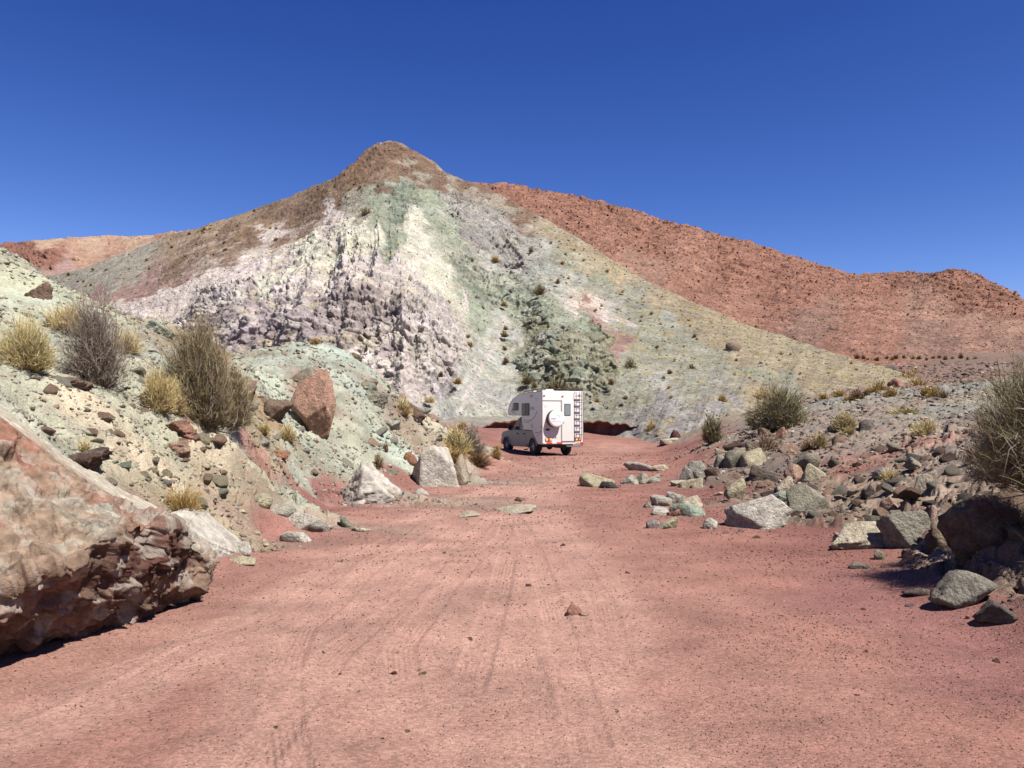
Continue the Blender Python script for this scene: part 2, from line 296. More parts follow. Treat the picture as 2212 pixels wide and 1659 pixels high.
tag(gr, kind='structure')
del X, Y, q, q2, cr

# ------------------------------------------------------------------ hills: relief sheets with a rounded back, each at its own distance
def hill(name, mat, u0, u1, du, sky_pts, foot, dpts, cpts, disp, rows, back=60, backdrop=35, pw=3.6, warp=26, jag=1.0, post=None, radial=None):
    us = np.arange(u0, u1, du); sp = np.array(sky_pts, float)
    vs = np.interp(us, sp[:, 0], sp[:, 1]); ft = np.array(foot, float); vb = np.interp(us, ft[:, 0], ft[:, 1])
    t = np.linspace(0, 1, rows); U, T = np.meshgrid(us, t); V = vb[None] * (1 - T) + vs[None] * T
    dp = np.array([p[:3] for p in dpts], float); f = tps_fit(dp[:, :2] / 500, np.log(dp[:, 2]), 3e-4)
    # evaluate distance on a coarse grid and interpolate
    cu = np.arange(u0 - 20, u1 + 30, 12.); cv = np.arange(min(vs.min(), 100) - 20 if vs.min() < 120 else vs.min() - 20, vb.max() + 30, 12.)
    Dg = np.exp(tps_eval(f, np.array(np.meshgrid(cu, cv)).reshape(2, -1).T / 500)).reshape(len(cv), len(cu))
    def dist(a, b):
        i = np.clip((a - cu[0]) / 12, 0, len(cu) - 1.001); j = np.clip((b - cv[0]) / 12, 0, len(cv) - 1.001); ii, jj = i.astype(int), j.astype(int); fi, fj = i - ii, j - jj
        return (Dg[jj, ii] * (1 - fi) + Dg[jj, ii + 1] * fi) * (1 - fj) + (Dg[jj + 1, ii] * (1 - fi) + Dg[jj + 1, ii + 1] * fi) * fj
    D = dist(U, V); X, Y, Z = at(U, V, D)
    # back slope
    nb = 26; s = np.linspace(0, 1, nb + 1)[1:, None]
    kx = 1 + s * back / D[-1][None]
    XB = X[-1][None] * kx; YB = Y[-1][None] * kx; ZB = Z[-1][None] - backdrop * (s ** 1.5)
    X = np.r_[X, XB]; Y = np.r_[Y, YB]; Z = np.r_[Z, ZB]; U2 = np.r_[U, np.repeat(U[-1:], nb, 0)]; V2 = np.r_[V, np.repeat(V[-1:], nb, 0)]
    nx, ny, nz = grid_normals(X, Y, Z)
    x, y, z = X.ravel(), Y.ravel(), Z.ravel()
    wu = fbm(x, y, z, 9, 4, 61) * warp + fbm(x, y, z, 1.8, 3, 63) * warp * .75; wv = fbm(x, y, z, 9, 4, 71) * warp + fbm(x, y, z, 1.8, 3, 73) * warp * .75
    qq = np.c_[U2.ravel() + wu, V2.ravel() + wv]
    if radial:
        an = np.arctan2(U2.ravel() - radial[0], V2.ravel() - radial[1]); rn = fbm(an * 16, V2.ravel() * .005, an * 0, 1.0, 4, 97) * 44 * smooth(330, 520, V2.ravel())
        qq = qq + np.c_[np.sin(an) * rn, np.cos(an) * rn]
    c = idw(np.array([p[:2] for p in cpts], float), np.array([tuple(p[2]) + (p[3],) for p in cpts]), qq, pw)
    rg = c[:, 3]
    h, colf = disp(x, y, z, rg, U2.ravel(), V2.ravel())
    h = h * jag
    ox, oy, oz = .45 * nx.ravel() - .10, .45 * ny.ravel() - .75, .45 * nz.ravel() + .12
    x = x + ox * h; y = y + oy * h; z = z + oz * h
    cc = c[:, :3] * colf
    if post is not None: cc = post(cc, U2.ravel(), V2.ravel(), wu, wv, x, y, z)
    o = mesh_np(name, np.c_[x, y, z], grid_faces(*X.shape), mat, np.clip(cc, .01, .85))
    tag(o, kind='structure')
    o_ = {'x': x, 'y': y, 'z': z, 'c': cc, 'r': rg, 'U': U2.ravel(), 'V': V2.ravel(), 'front': np.arange(len(x)) < rows * len(us)}
    return o, dist, o_

H = dict(brown=A(150, 122, 100), brown2=A(172, 146, 118), tan=A(182, 166, 136), grey=A(178, 170, 152), pale=A(188, 187, 174), lil=A(224, 211, 203), lild=A(182, 166, 164),
         pink=A(232, 216, 204), white=A(230, 226, 202), green=A(172, 179, 154), dgreen=A(144, 153, 132), olive=A(158, 156, 128), sage=A(172, 170, 148), rust=A(156, 124, 100), mauve=A(178, 144, 132), gry2=A(176, 170, 162), red=A(190, 140, 130))
ck = []
def hc(k, r, *pts):
    for i in range(0, len(pts), 2): ck.append((pts[i], pts[i + 1], H[k], r))
hc('rust', .55, 840, 315, 800, 345, 860, 345, 770, 370); hc('brown', .5, 880, 370, 930, 372, 830, 380, 900, 350, 960, 385)
hc('brown', .45, 740, 390, 690, 430, 640, 450, 650, 490, 590, 470, 560, 520, 520, 500, 600, 540, 500, 560, 440, 540, 700, 470, 740, 430, 450, 590, 380, 600, 400, 555)
hc('brown2', .3, 560, 460, 480, 480, 430, 500, 640, 425, 370, 540, 720, 395)
hc('grey', .12, 330, 525, 280, 560, 220, 590, 150, 605, 110, 610, 250, 600, 180, 620, 300, 570)
hc('mauve', .35, 330, 620, 270, 630, 220, 650, 300, 650, 380, 620, 200, 670, 340, 590, 420, 600)
hc('pink', .5, 590, 510, 560, 560, 510, 590, 470, 600, 430, 625, 380, 640, 310, 665, 270, 685, 540, 575, 620, 560, 730, 450, 720, 480, 700, 520, 400, 650)
hc('white', .7, 760, 490, 740, 540, 700, 570, 650, 590, 610, 600, 690, 540, 780, 540, 820, 520, 600, 620)
hc('lil', 1.0, 450, 640, 520, 650, 480, 680, 620, 650, 700, 620, 740, 590, 780, 590, 800, 560, 850, 560, 870, 620, 850, 690, 800, 740, 900, 740, 930, 700, 960, 680, 900, 650, 860, 790, 920, 790, 440, 690)
hc('lild', 1.25, 500, 700, 560, 660, 540, 720, 600, 700, 650, 690, 620, 740, 700, 690, 740, 650, 800, 640, 780, 700, 740, 730, 840, 660, 690, 650, 480, 720, 830, 730)
hc('lil', .7, 880, 850, 930, 830, 950, 790, 980, 740, 900, 820); hc('gry2', .9, 930, 820, 960, 830)
hc('dgreen', .75, 880, 400, 850, 430, 870, 460, 840, 510, 845, 545, 890, 440); hc('green', .5, 820, 430, 800, 440, 830, 470, 860, 500, 940, 450, 960, 480, 980, 510, 930, 425, 1000, 540)
hc('grey', .6, 790, 420, 770, 440, 790, 460); hc('white', .45, 900, 470, 900, 510, 880, 540, 910, 560, 940, 580, 890, 600, 930, 620, 960, 620, 980, 660, 900, 490)
hc('lil', .7, 870, 580, 900, 600, 930, 650, 990, 690, 1000, 640)
hc('dgreen', .8, 990, 560, 1000, 600, 1020, 610, 1040, 630, 1050, 650, 1030, 590); hc('green', .6, 990, 620, 1010, 650, 1030, 690, 1050, 670, 1100, 610, 1110, 640, 1070, 620)
hc('gry2', .7, 1000, 450, 1030, 470, 1060, 490, 1020, 500, 1090, 510, 1110, 540, 1060, 520, 970, 420, 1030, 530, 1080, 560); hc('pale', .3, 1080, 590, 1060, 570, 1130, 560, 1160, 600, 1120, 590)
hc('pale', .05, 1080, 690, 1070, 720, 1050, 760, 1040, 800, 1010, 840, 990, 880, 980, 910, 1080, 780, 1070, 850, 1060, 900, 1110, 800, 1110, 850, 1040, 870, 960, 880, 1110, 700)
hc('sage', .25, 1100, 750, 1120, 900, 1100, 880, 1130, 860)
hc('green', .5, 1140, 650, 1180, 660, 1220, 660, 1250, 680, 1120, 680); hc('olive', .65, 1150, 700, 1200, 710, 1250, 720, 1160, 760, 1220, 760, 1270, 760, 1300, 790, 1200, 800, 1260, 810, 1170, 810, 1300, 740)
hc('dgreen', .7, 1180, 730, 1230, 780, 1140, 780, 1280, 700); hc('red', .3, 1265, 655); hc('pink', .3, 1245, 645, 1225, 655, 1300, 670); hc('mauve', .3, 1290, 690, 1330, 730)
hc('pale', .15, 1180, 560, 1210, 600, 1150, 540, 1260, 620, 1330, 680); hc('brown', .3, 1000, 400, 1060, 430, 1110, 460, 1150, 490, 1040, 415); hc('tan', .2, 1180, 500, 1230, 530, 1290, 570, 1350, 600, 1420, 640, 1480, 670, 1550, 700, 1620, 730, 1700, 755, 1780, 775, 1850, 795)
hc('sage', .12, 1220, 570, 1300, 620, 1380, 650, 1400, 700, 1350, 700, 1450, 720, 1420, 770, 1500, 760, 1560, 780, 1480, 800, 1380, 760, 1600, 800, 1650, 820, 1540, 830, 1350, 800, 1400, 850, 1700, 820, 1300, 860, 1500, 860)
hc('tan', .2, 1600, 770, 1680, 790, 1750, 810, 1820, 820, 1900, 830, 1650, 850, 1780, 850); hc('gry2', .35, 1400, 880, 1450, 880, 1500, 885, 1540, 880); hc('pale', .2, 1420, 820, 1460, 690)
def disp_hill(x, y, z, r, U, V):
    ax_, az_ = x * .8 + z * .7, (z * .9 - x * .45) * 1.5
    big, i0, e0 = cells(ax_ * .85, y, az_, 3.0, 21); mid, i1, e1 = cells((ax_ + y * .3) * .8, y, az_, 1.3, 22); sml, i2, e2 = cells(ax_, y, az_, .6, 23)
    g = fbm(x, y, z * .8, 16, 4, 25)
    rk = smooth(.2, 1.0, r)
    h = 1.9 * g * (0.25 + r) + rk * (.26 * big + .20 * mid + .20 * sml) + rk * .42 * fbm(x * .8 + z * .6, y, z * .8 - x * .6, 3.0, 5, 26, ridged=True) + (.05 + .1 * smooth(.1, .5, r)) * sml + .15 * fbm(x, y, z, 1.0, 3, 28)
    h = h - .5 * smooth(.4, .72, r) * smooth(.10, .0, e0) * smooth(-.1, .3, fbm(x, y, z, 7, 2, 37))
    h = h + .8 * np.exp(-((U - 840) / 70) ** 2) * smooth(400, 330, V) * fbm(x, y, z, 2.6, 3, 29)
    # scree runnels down the fall line in the chute
    run = fbm(U * .05 + V * .02, V * .008, z * 0, 1.0, 4, 27)
    h = h + .2 * run * (1 - rk)
    an = np.arctan2(U - 840, V - 230); rib = fbm(an * 9 + .02 * g, V * .007, an * 0, 1.0, 4, 98, ridged=True)
    rib = rib * smooth(370, 560, V); h = h + (.25 + 1.0 * rk) * .78 * rib
    f = 1 + .10 * rib + .20 * fbm(x, y, z, 6, 4, 33) + rk * (.34 * (i1 - .5) + .26 * (i2 - .5)) + (1 - rk) * (.10 * run + .16 * (i2 - .5))
    hue = np.c_[1 + .05 * fbm(x, y, z, 4, 3, 35), np.ones_like(x), 1 - .10 * fbm(x, y, z, 4, 3, 36)]
    return h, f[:, None] * hue
def post_hill(c, U, V, wu, wv, x, y, z):
    def streak(pts, wd, k, st):
        nonlocal c
        d, s = seg_dist(U + wu * .35, V + wv * .35, pts); m = (st * smooth(wd, wd * .3, d))[:, None]; c = c * (1 - m) + np.array(H[k]) * m
    streak([(1090, 690), (1075, 740), (1045, 790), (1010, 860), (985, 905)], 9, 'pink', .5)
    streak([(1065, 700), (1040, 760), (1000, 830), (960, 880)], 7, 'white', .4)
    streak([(1240, 640), (1300, 665), (1370, 705)], 8, 'pink', .7); streak([(600, 500), (540, 570)], 12, 'pink', .7); streak([(420, 600), (460, 585)], 6, 'pink', .6); streak([(380, 640), (480, 600)], 10, 'pink', .5)
    streak([(905, 480), (920, 560), (985, 650), (1010, 690)], 14, 'white', .45); streak([(860, 400), (845, 470), (838, 540)], 16, 'dgreen', .6); streak([(985, 560), (1010, 610), (1055, 665)], 16, 'dgreen', .6)
    streak([(930, 440), (985, 520), (1010, 570)], 9, 'green', .6); streak([(640, 650), (700, 610), (760, 560)], 12, 'white', .35); streak([(1110, 620), (1170, 640)], 14, 'dgreen', .5)
    tuft = smooth(.22, .38, fbm(x, y, z, .9, 2, 81)) * smooth(.0, .3, fbm(x, y, z, 14, 2, 82) + smooth(1250, 1500, U) - .1)
    m = (.5 * tuft * smooth(1150, 1300, U))[:, None]; c = c * (1 - m) + np.array(A(196, 172, 110)) * m
    rocky = np.exp(-((U - 720) / 330) ** 2) * smooth(430, 560, V)
    v1 = smooth(.05, .3, fbm(x * .8 + z * .6, y, z * 1.2 - x * .5, 2.4, 4, 91)) * rocky * .65; c = c * (1 - v1[:, None]) + np.array(A(238, 224, 208)) * v1[:, None]
    v2 = smooth(.15, .35, fbm(x, y, z, 1.5, 3, 92)) * rocky * .5; c = c * (1 - v2[:, None]) + np.array(A(224, 208, 168)) * v2[:, None]
    v3 = smooth(.0, .35, fbm(x, y, z, 2.2, 4, 93)) * .45 * smooth(780, 860, U) * smooth(1320, 1250, U); c = c * (1 - v3[:, None]) + np.array(A(214, 210, 190)) * v3[:, None]
    return c
M_hill = mat_ground('hill_rock', .5, 4.5, (.74, 1.26), .5, .6, .12)
sky1 = [(-300, 760), (0, 640), (100, 597), (180, 580), (250, 553), (330, 524), (430, 491), (500, 466), (560, 446), (620, 424), (690, 398), (740, 380), (770, 355), (795, 328), (815, 312), (845, 309), (870, 314), (905, 338), (935, 352), (960, 374), (1000, 392),
        (1050, 408), (1180, 478), (1280, 538), (1390, 605), (1500, 654), (1600, 700), (1750, 750), (1850, 780), (1950, 806), (2050, 840), (2200, 900)]
dp1 = [(840, 310, 130), (640, 425, 134), (430, 490, 138), (250, 555, 142), (100, 600, 146), (-150, 690, 150), (985, 385, 125), (1180, 480, 115), (1390, 605, 103), (1600, 700, 92), (1750, 745, 84), (1850, 775, 78), (1950, 802, 71), (2050, 830, 66), (1950, 860, 58),
       (1770, 884, 54), (1600, 893, 53), (1430, 898, 55), (1300, 905, 59), (1150, 910, 60), (1000, 925, 56), (900, 940, 51), (700, 960, 50), (500, 960, 50), (400, 960, 52), (100, 960, 58), (-200, 960, 60), (800, 780, 60), (600, 780, 62), (480, 740, 68), (800, 670, 64), (650, 665, 67), (900, 790, 58), (520, 680, 71),
       (560, 620, 84), (700, 590, 80), (850, 590, 74), (800, 500, 94), (650, 530, 104), (900, 470, 104), (920, 560, 88), (880, 400, 117), (1000, 680, 76), (970, 740, 66), (1040, 620, 94), (1000, 520, 104), (1100, 560, 104), (1120, 700, 84), (1080, 800, 70), (1040, 880, 60), (1180, 650, 86), (1200, 740, 72), (1250, 800, 64),
       (1300, 700, 84), (1400, 750, 77), (1500, 820, 65), (1250, 600, 98), (350, 620, 108), (300, 700, 90), (200, 680, 110)]
hillo, hdist, HD = hill('hill', M_hill, -260, 2120, 1.7, sky1, [(-300, 960), (2200, 960)], dp1, ck, disp_hill, 400, post=post_hill, radial=(840, 230))

def disp_red(x, y, z, r, U, V):
    big, i0, e0 = cells(x, y, z, 7.0, 121); mid, i1, e1 = cells(x, y, z, 2.6, 122); sml, i2, e2 = cells(x, y, z, 1.2, 123)
    run = fbm(U * .014 + V * .006, V * .003, z * 0, 1.0, 4, 127)
    h = .9 * run + 1.8 * fbm(x, y, z, 30, 4, 125) + r * (.7 * big * smooth(.0, .5, fbm(x, y, z, 24, 3, 126)) + .75 * mid + .55 * sml)
    f = 1 + .10 * run + .12 * fbm(x, y, z, 14, 4, 133) + r * (.26 * (i1 - .5) + .34 * (i2 - .5))
    return h, f[:, None] * np.c_[np.ones_like(x), 1 + .05 * (i1 - .5), 1 + .06 * (i2 - .5)]
M_red = mat_ground('red_scree', .2, 2.2, (.74, 1.26), .6, .7, .25)
R1, R2, R3, R4 = A(184, 134, 112), A(177, 126, 104), A(170, 132, 114), A(188, 144, 122)
rc = [(1100, 430, R2, .9), (1250, 450, R2, 1), (1400, 500, R2, 1), (1600, 560, R2, 1), (1300, 560, R1, .9), (1200, 500, R1, .9), (1500, 600, R1, .7), (1700, 620, R2, .8), (1900, 620, R2, .9), (2050, 600, R2, 1.1), (2150, 640, R2, 1.1), (1450, 660, R1, .6), (1600, 700, R1, .55), (1750, 720, R3, .5),
      (1800, 760, R1, .4), (1900, 700, R1, .4), (2000, 720, R3, .35), (2100, 700, R4, .3), (2200, 700, R4, .3), (2050, 760, R3, .3), (2200, 760, R3, .3), (1380, 590, R4, .5), (1300, 610, R4, .5), (2300, 700, R2, .8), (2000, 670, R4, .6), (2100, 650, R2, 1), (2200, 680, R2, .9), (1900, 660, R1, .7)]
skyr = [(850, 420), (980, 398), (1035, 397), (1120, 402), (1190, 412), (1300, 435), (1400, 462), (1500, 490), (1580, 513), (1650, 530), (1740, 560), (1800, 580), (1850, 592), (1900, 590), (1960, 588), (2010, 594), (2060, 587), (2105, 592), (2150, 618), (2212, 655), (2350, 720), (2700, 800)]
dpr = [(900, 410, 270), (1035, 397, 268), (1190, 412, 262), (1500, 490, 245), (1740, 560, 228), (1880, 590, 222), (2060, 587, 205), (2150, 618, 196), (2350, 720, 170), (2600, 780, 160), (1400, 800, 120), (1850, 790, 124), (2000, 782, 128), (2212, 775, 126), (2500, 800, 120), (1000, 800, 125), (1000, 600, 185),
       (1300, 600, 185), (1600, 650, 178), (1900, 680, 165), (2100, 690, 160), (2212, 700, 158), (1750, 740, 140), (2080, 640, 182), (1960, 640, 190)]
redo, rdist, RD = hill('red_hill', M_red, 850, 2650, 1.9, skyr, [(800, 830), (2700, 830)], dpr, rc, disp_red, 330, back=120, backdrop=60, warp=22)
def disp_far(x, y, z, r, U, V):
    mid, i1, e1 = cells(x, y, z * 1.6, 5.0, 222); sml, i2, e2 = cells(x, y, z * 1.5, 1.6, 223)
    h = 2.0 * fbm(x, y, z, 30, 4, 225) + r * (1.8 * mid + .7 * sml)
    return h, (1 + .2 * (i1 - .5) * r + .25 * (i2 - .5) * r + .12 * fbm(x, y, z, 8, 3, 226))[:, None] * np.ones((1, 3))
F1, F2, F3, F4 = A(220, 184, 152), A(206, 164, 136), A(170, 120, 100), A(200, 162, 150)
fc = [(100, 520, F1, .25), (200, 520, F1, .2), (300, 512, F1, .3), (400, 497, F2, .6), (60, 545, F3, .9), (110, 552, F3, 1.0), (170, 555, F2, .5), (250, 545, F2, .35), (350, 520, F2, .4), (140, 575, F4, .1), (110, 600, F4, .1), (0, 535, F3, .7), (-150, 540, F2, .5), (200, 580, F2, .3), (480, 490, F3, .8), (20, 560, F3, .7)]
faro, fdist, FD = hill('far_hill', M_red, -300, 700, 1.9, [(-300, 540), (-100, 532), (0, 530), (20, 523), (80, 520), (150, 514), (260, 509), (330, 503), (370, 496), (410, 494), (440, 489), (520, 500), (700, 560)], [(-300, 720), (700, 720)],
                         [(-300, 540, 290), (0, 528, 270), (200, 512, 280), (440, 490, 250), (700, 560, 260), (-300, 720, 180), (200, 720, 170), (700, 720, 180), (100, 555, 235), (200, 600, 215)], fc, disp_far, 150, back=120, backdrop=50, warp=8)
# ------------------------------------------------------------------ rocks
def simple_mat(name, col, rough=.5, metal=0., spec=.5, emis=None, trans=0.):
    m = bpy.data.materials.new(name); m.use_nodes = True; b = m.node_tree.nodes['Principled BSDF']
    b.inputs['Base Color'].default_value = (*col, 1); b.inputs['Roughness'].default_value = rough; b.inputs['Metallic'].default_value = metal
    b.inputs['Specular IOR Level'].default_value = spec; return m
M_rock = mat_ground('rock_surface', 9, 34, (.84, 1.16), .3, 1.0, .05, detail=12, var=(.66, 1.3))
M_bigrock = mat_ground('boulder_surface', 7, 18, (.88, 1.12), .25, .9, .05, detail=14, var=(.62, 1.32))
_ico = {}
def ico(n):
    if n not in _ico:
        bm = bmesh.new(); bmesh.ops.create_icosphere(bm, subdivisions=n, radius=1.0)
        v = np.array([q.co[:] for q in bm.verts]); f = np.array([[q.index for q in p.verts] for p in bm.faces]); bm.free(); _ico[n] = (v, f)
    return _ico[n]
def hull(seed, npts=11, flat=1.0):
    rng = np.random.default_rng(seed); bm = bmesh.new(); p = rng.normal(size=(npts, 3)); p /= np.linalg.norm(p, axis=1)[:, None]; p *= rng.uniform(.7, 1.0, (npts, 1)) * np.array([1, rng.uniform(.6, 1), flat * rng.uniform(.5, .9)])
    vs = [bm.verts.new(q) for q in p]; bmesh.ops.convex_hull(bm, input=vs); bmesh.ops.delete(bm, geom=[v for v in bm.verts if not v.link_faces], context='VERTS'); bmesh.ops.triangulate(bm, faces=bm.faces[:]); bm.verts.index_update()
    v = np.array([q.co[:] for q in bm.verts]); f = np.array([[q.index for q in t.verts] for t in bm.faces]); bm.free(); return v, f
def rock_shape(seed, n=4, cuts=10, lo=.42, hi=.88, extra=(), rough=.09, craggy=.05, pointy=0.0, bottom=.32):
    extra = tuple(extra) + ((0, 0, -1, bottom),)
    rng = np.random.default_rng(seed); v, f = ico(n)
    pl = rng.normal(size=(cuts, 3)); pl /= np.linalg.norm(pl, axis=1)[:, None]; dd = rng.uniform(lo, hi, cuts)
    for e in extra: k = np.array(e[:3], float); pl = np.r_[pl, [k / np.linalg.norm(k)]]; dd = np.r_[dd, e[3]]
    den = v @ pl.T; r = np.where(den > .05, dd / np.maximum(den, .05), 9.)
    fid = r.argmin(1); rm = r.min(1); rmin = np.minimum(rm, 1.0 + .0 * rm)
    q = v * np.minimum(rm, 1.4)[:, None]
    if pointy: q[:, :2] *= (1 - pointy * np.clip(q[:, 2:3], 0, 1))
    lo_, hi_ = q.min(0), q.max(0); q = (q - (lo_ + hi_) / 2) / (hi_ - lo_) * 2
    nz = rough * fbm(q[:, 0] + seed, q[:, 1], q[:, 2], .55, 6, seed % 97, .62)
    if craggy: c, _, _ = cells(q[:, 0] + seed * .3, q[:, 1], q[:, 2] * 1.3, .45, seed % 51); c_2, _, _ = cells(q[:, 0] + seed * .7, q[:, 1], q[:, 2] * 1.5, .19, seed % 43); nz = nz + craggy * (c - .2) + craggy * .45 * c_2
    q = q * (1 + nz)[:, None]
    return q, f, fid
def rock_cols(q, fid, c1, c2, seed, amt=.5):
    n = fbm(q[:, 0] + seed, q[:, 1], q[:, 2], .6, 4, seed % 61); m = smooth(-.1, .35, n)[:, None] * amt
    c = np.array(c1) * (1 - m) + np.array(c2) * m
    m3 = smooth(.12, .34, fbm(q[:, 0] - seed, q[:, 1], q[:, 2] * 1.6, .38, 5, seed % 29))[:, None] * .26; c = c * (1 - m3) + np.array(A(156, 134, 112)) * m3
    return np.clip(c * (1 + .16 * (((fid * 37 + seed) % 11) / 11. - .5) + .10 * fbm(q[:, 0], q[:, 1] + 3, q[:, 2], .18, 3, seed % 31))[:, None], .01, .85)
K = dict(rosy=A(238, 184, 154), white=A(246, 236, 218), cream=A(238, 222, 190), yell=A(232, 218, 176), pale=A(226, 218, 196), grey=A(190, 181, 162), dgrey=A(140, 131, 120), brown=A(166, 136, 114), dbrown=A(120, 94, 82), mint=A(208, 220, 192),
         orange=A(214, 150, 112), salmon=A(216, 158, 130), red=A(176, 116, 100), black=A(74, 70, 70), peach=A(232, 190, 160), maroon=A(132, 82, 76), green=A(178, 170, 146), lil=A(196, 180, 176))
def rock(px, py, wp, hp, c1, c2, label, name='rock', cat='rock', dep=.8, rz=0., tilt=(0, 0), seed=None, n=4, sink=.18, group=None, d=None, **kw):
    seed = seed if seed is not None else int(px * 7 + py * 13) % 9973
    if d is None: x, y, z = gcast(px, py)
    else: x, y, z = [float(v) for v in at(px, py, d)]
    W = wp / FPX * y; Hh = hp / FPX * y; z = min(z, float(gz(x, y)[0])) if d is None else z
    q, f, fid = rock_shape(seed, n, **kw)
    col = rock_cols(q, fid, K[c1], K[c2], seed)
    R = Matrix.Rotation(rz, 3, 'Z') @ Matrix.Rotation(tilt[0], 3, 'X') @ Matrix.Rotation(tilt[1], 3, 'Y'); q = q @ np.array(R).T
    lo, hi = q.min(0), q.max(0); q = (q - (lo + hi) / 2) / (hi - lo)
    q = q * np.array([W, W * dep, Hh * (1 + sink)]); q[:, 2] += Hh * (1 + sink) / 2 - Hh * sink
    o = mesh_np(name, q, f, M_rock if W < 1.2 else M_bigrock, col); o.location = (x, y + W * dep * .45, z)
    tag(o, label, cat, group); return o

# --- the giant boulder that runs out of the picture at the left: lofted sections
secs = [[(-330, 1080, 10), (-330, 660, 9.8), (-330, 665, 8.4), (-330, 680, 6.2), (-330, 1000, 5.6), (-330, 1400, 4.9), (-330, 1460, 5.1), (-330, 1530, 5.3)],
        [(0, 1050, 9.6), (0, 866, 9.2), (0, 880, 8.2), (0, 903, 6.8), (0, 1070, 6.0), (0, 1262, 5.38), (0, 1345, 5.65), (0, 1394, 6.0)],
        [(190, 1080, 9.9), (130, 962, 9.5), (135, 985, 8.6), (140, 1006, 7.2), (140, 1100, 6.4), (150, 1205, 5.75), (165, 1290, 6.15), (175, 1352, 6.55)],
        [(330, 1120, 10), (262, 1050, 9.6), (265, 1068, 8.7), (268, 1088, 7.7), (270, 1110, 7.1), (275, 1135, 6.5), (298, 1240, 6.8), (290, 1325, 7.1)],
        [(430, 1160, 9.8), (372, 1116, 9.5), (370, 1122, 8.9), (366, 1126, 8.3), (372, 1128, 7.7), (385, 1140, 7.15), (405, 1245, 7.4), (372, 1296, 7.7)],
        [(440, 1192, 9.2), (428, 1172, 9.0), (428, 1176, 8.8), (426, 1180, 8.5), (434, 1190, 8.1), (440, 1206, 7.8), (426, 1242, 8.0), (405, 1266, 8.2)]]
S = np.array([[at(*p) for p in s] for s in secs])                      # (6, 8, 3)
S[:, 0, 2] = -.3; S[:4, 7, 2] = np.minimum(S[:4, 7, 2], -.06)
cen = S.mean(1, keepdims=True)
def resamp(Sx, n, ax, kn):
    t = np.linspace(0, Sx.shape[ax] - 1, n); i = np.clip(t.astype(int), 0, Sx.shape[ax] - 2); fr_ = t - i
    a = np.take(Sx, i, ax); b = np.take(Sx, i + 1, ax); shp = [1, 1, 1]; shp[ax] = n; fr_ = fr_.reshape(shp); return a * (1 - fr_) + b * fr_
bottom = S[:, -1:, :] * .5 + S[:, :1, :] * .5; bottom[..., 2] = -.35
S2 = np.concatenate([S, bottom, S[:, :1]], 1)                           # closed loop round the section
tip = S2[-1:].mean(1, keepdims=True) + np.zeros_like(S2[-1:]); tip[..., 2] = S2[-1:, 1:8, 2].mean(); back = S2[:1].mean(1, keepdims=True) + np.zeros_like(S2[:1])
S3 = np.concatenate([back, S2, tip], 0)
Gd = resamp(resamp(S3, 430, 0, 0), 520, 1, 0); nr, nc = Gd.shape[:2]
TU = np.linspace(0, 7, nr)[:, None] + np.zeros((1, nc)); TV = np.zeros((nr, 1)) + np.linspace(0, 9, nc)[None]
X, Y, Z = Gd[..., 0], Gd[..., 1], Gd[..., 2]
gu = np.gradient(Gd, axis=0); gv = np.gradient(Gd, axis=1); nn = np.cross(gu, gv); nn /= np.linalg.norm(nn, axis=2, keepdims=True) + 1e-9
if (nn[nr // 2, int(nc * 4 / 9)] @ np.array([0, -1, .3])) < 0: nn = -nn
x, y, z = X.ravel(), Y.ravel(), Z.ravel(); tv = TV.ravel(); tu = TU.ravel()
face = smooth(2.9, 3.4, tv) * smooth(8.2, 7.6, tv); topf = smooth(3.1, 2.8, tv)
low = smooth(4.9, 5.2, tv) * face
c1_, i1_, e1_ = cells(x + z * .8, y, z - x * .5, .42, 301); c2_, i2_, e2_ = cells(x + z * .5, y, z * 1.3, .16, 302)
dg = fbm(x * .7 - z * .9, y, z + x * .5, .34, 5, 303)
c0_, i0_, _e = cells(x + z * .7, y, z - x * .4, 1.0, 300)
c3_, i3_, _e = cells(x, y, z * 1.4, .075, 309)
h = face * (.11 * c0_ + .06 * c1_ + .055 * c2_ + .022 * c3_ + .05 * dg + .10 * fbm(x, y, z, .9, 3, 304) + low * (.06 * fbm(x - z, y, z * .45 + x * .45, .28, 4, 305, ridged=True) + .03 * c1_)) + topf * (.035 * fbm(x, y, z, .5, 4, 306) + .01 * c2_)
P_ = np.c_[x, y, z] + nn.reshape(-1, 3) * h[:, None]
nA = fbm(x, y, z, .8, 4, 311); nB = fbm(x, y, z, .45, 4, 313); nC = fbm(x, y, z, .2, 4, 314)
gcol = np.array(A(208, 176, 146)) + np.zeros((len(x), 3))
def mixin(m, c):
    global gcol
    m = np.clip(m, 0, 1)[:, None]; gcol = gcol * (1 - m) + np.array(c) * m
mixin(smooth(.0, .3, nB) * .6, A(190, 166, 138)); mixin(smooth(.08, .3, nC) * .5, A(150, 116, 96))
mixin(smooth(.0, .35, nA) * .7, A(220, 228, 204)); mixin(smooth(4.3, 3.2, tv + nB) * smooth(3.6, 1.2, tu + 1.2 * nA) * smooth(-.2, .1, nC + nA) * .85, A(218, 138, 108)); mixin(smooth(.1, .35, fbm(x + 3, y, z, .5, 4, 315)) * .7, A(196, 128, 104))
mixin(low * .85, A(138, 100, 82)); mixin(low * smooth(.0, .25, nB) * .7, A(204, 156, 132)); mixin(low * smooth(.1, .3, nA) * .6, A(120, 76, 66)); mixin(smooth(4.2, 5.0, tu) * face * smooth(0, .2, nC) * .6, A(214, 178, 150))
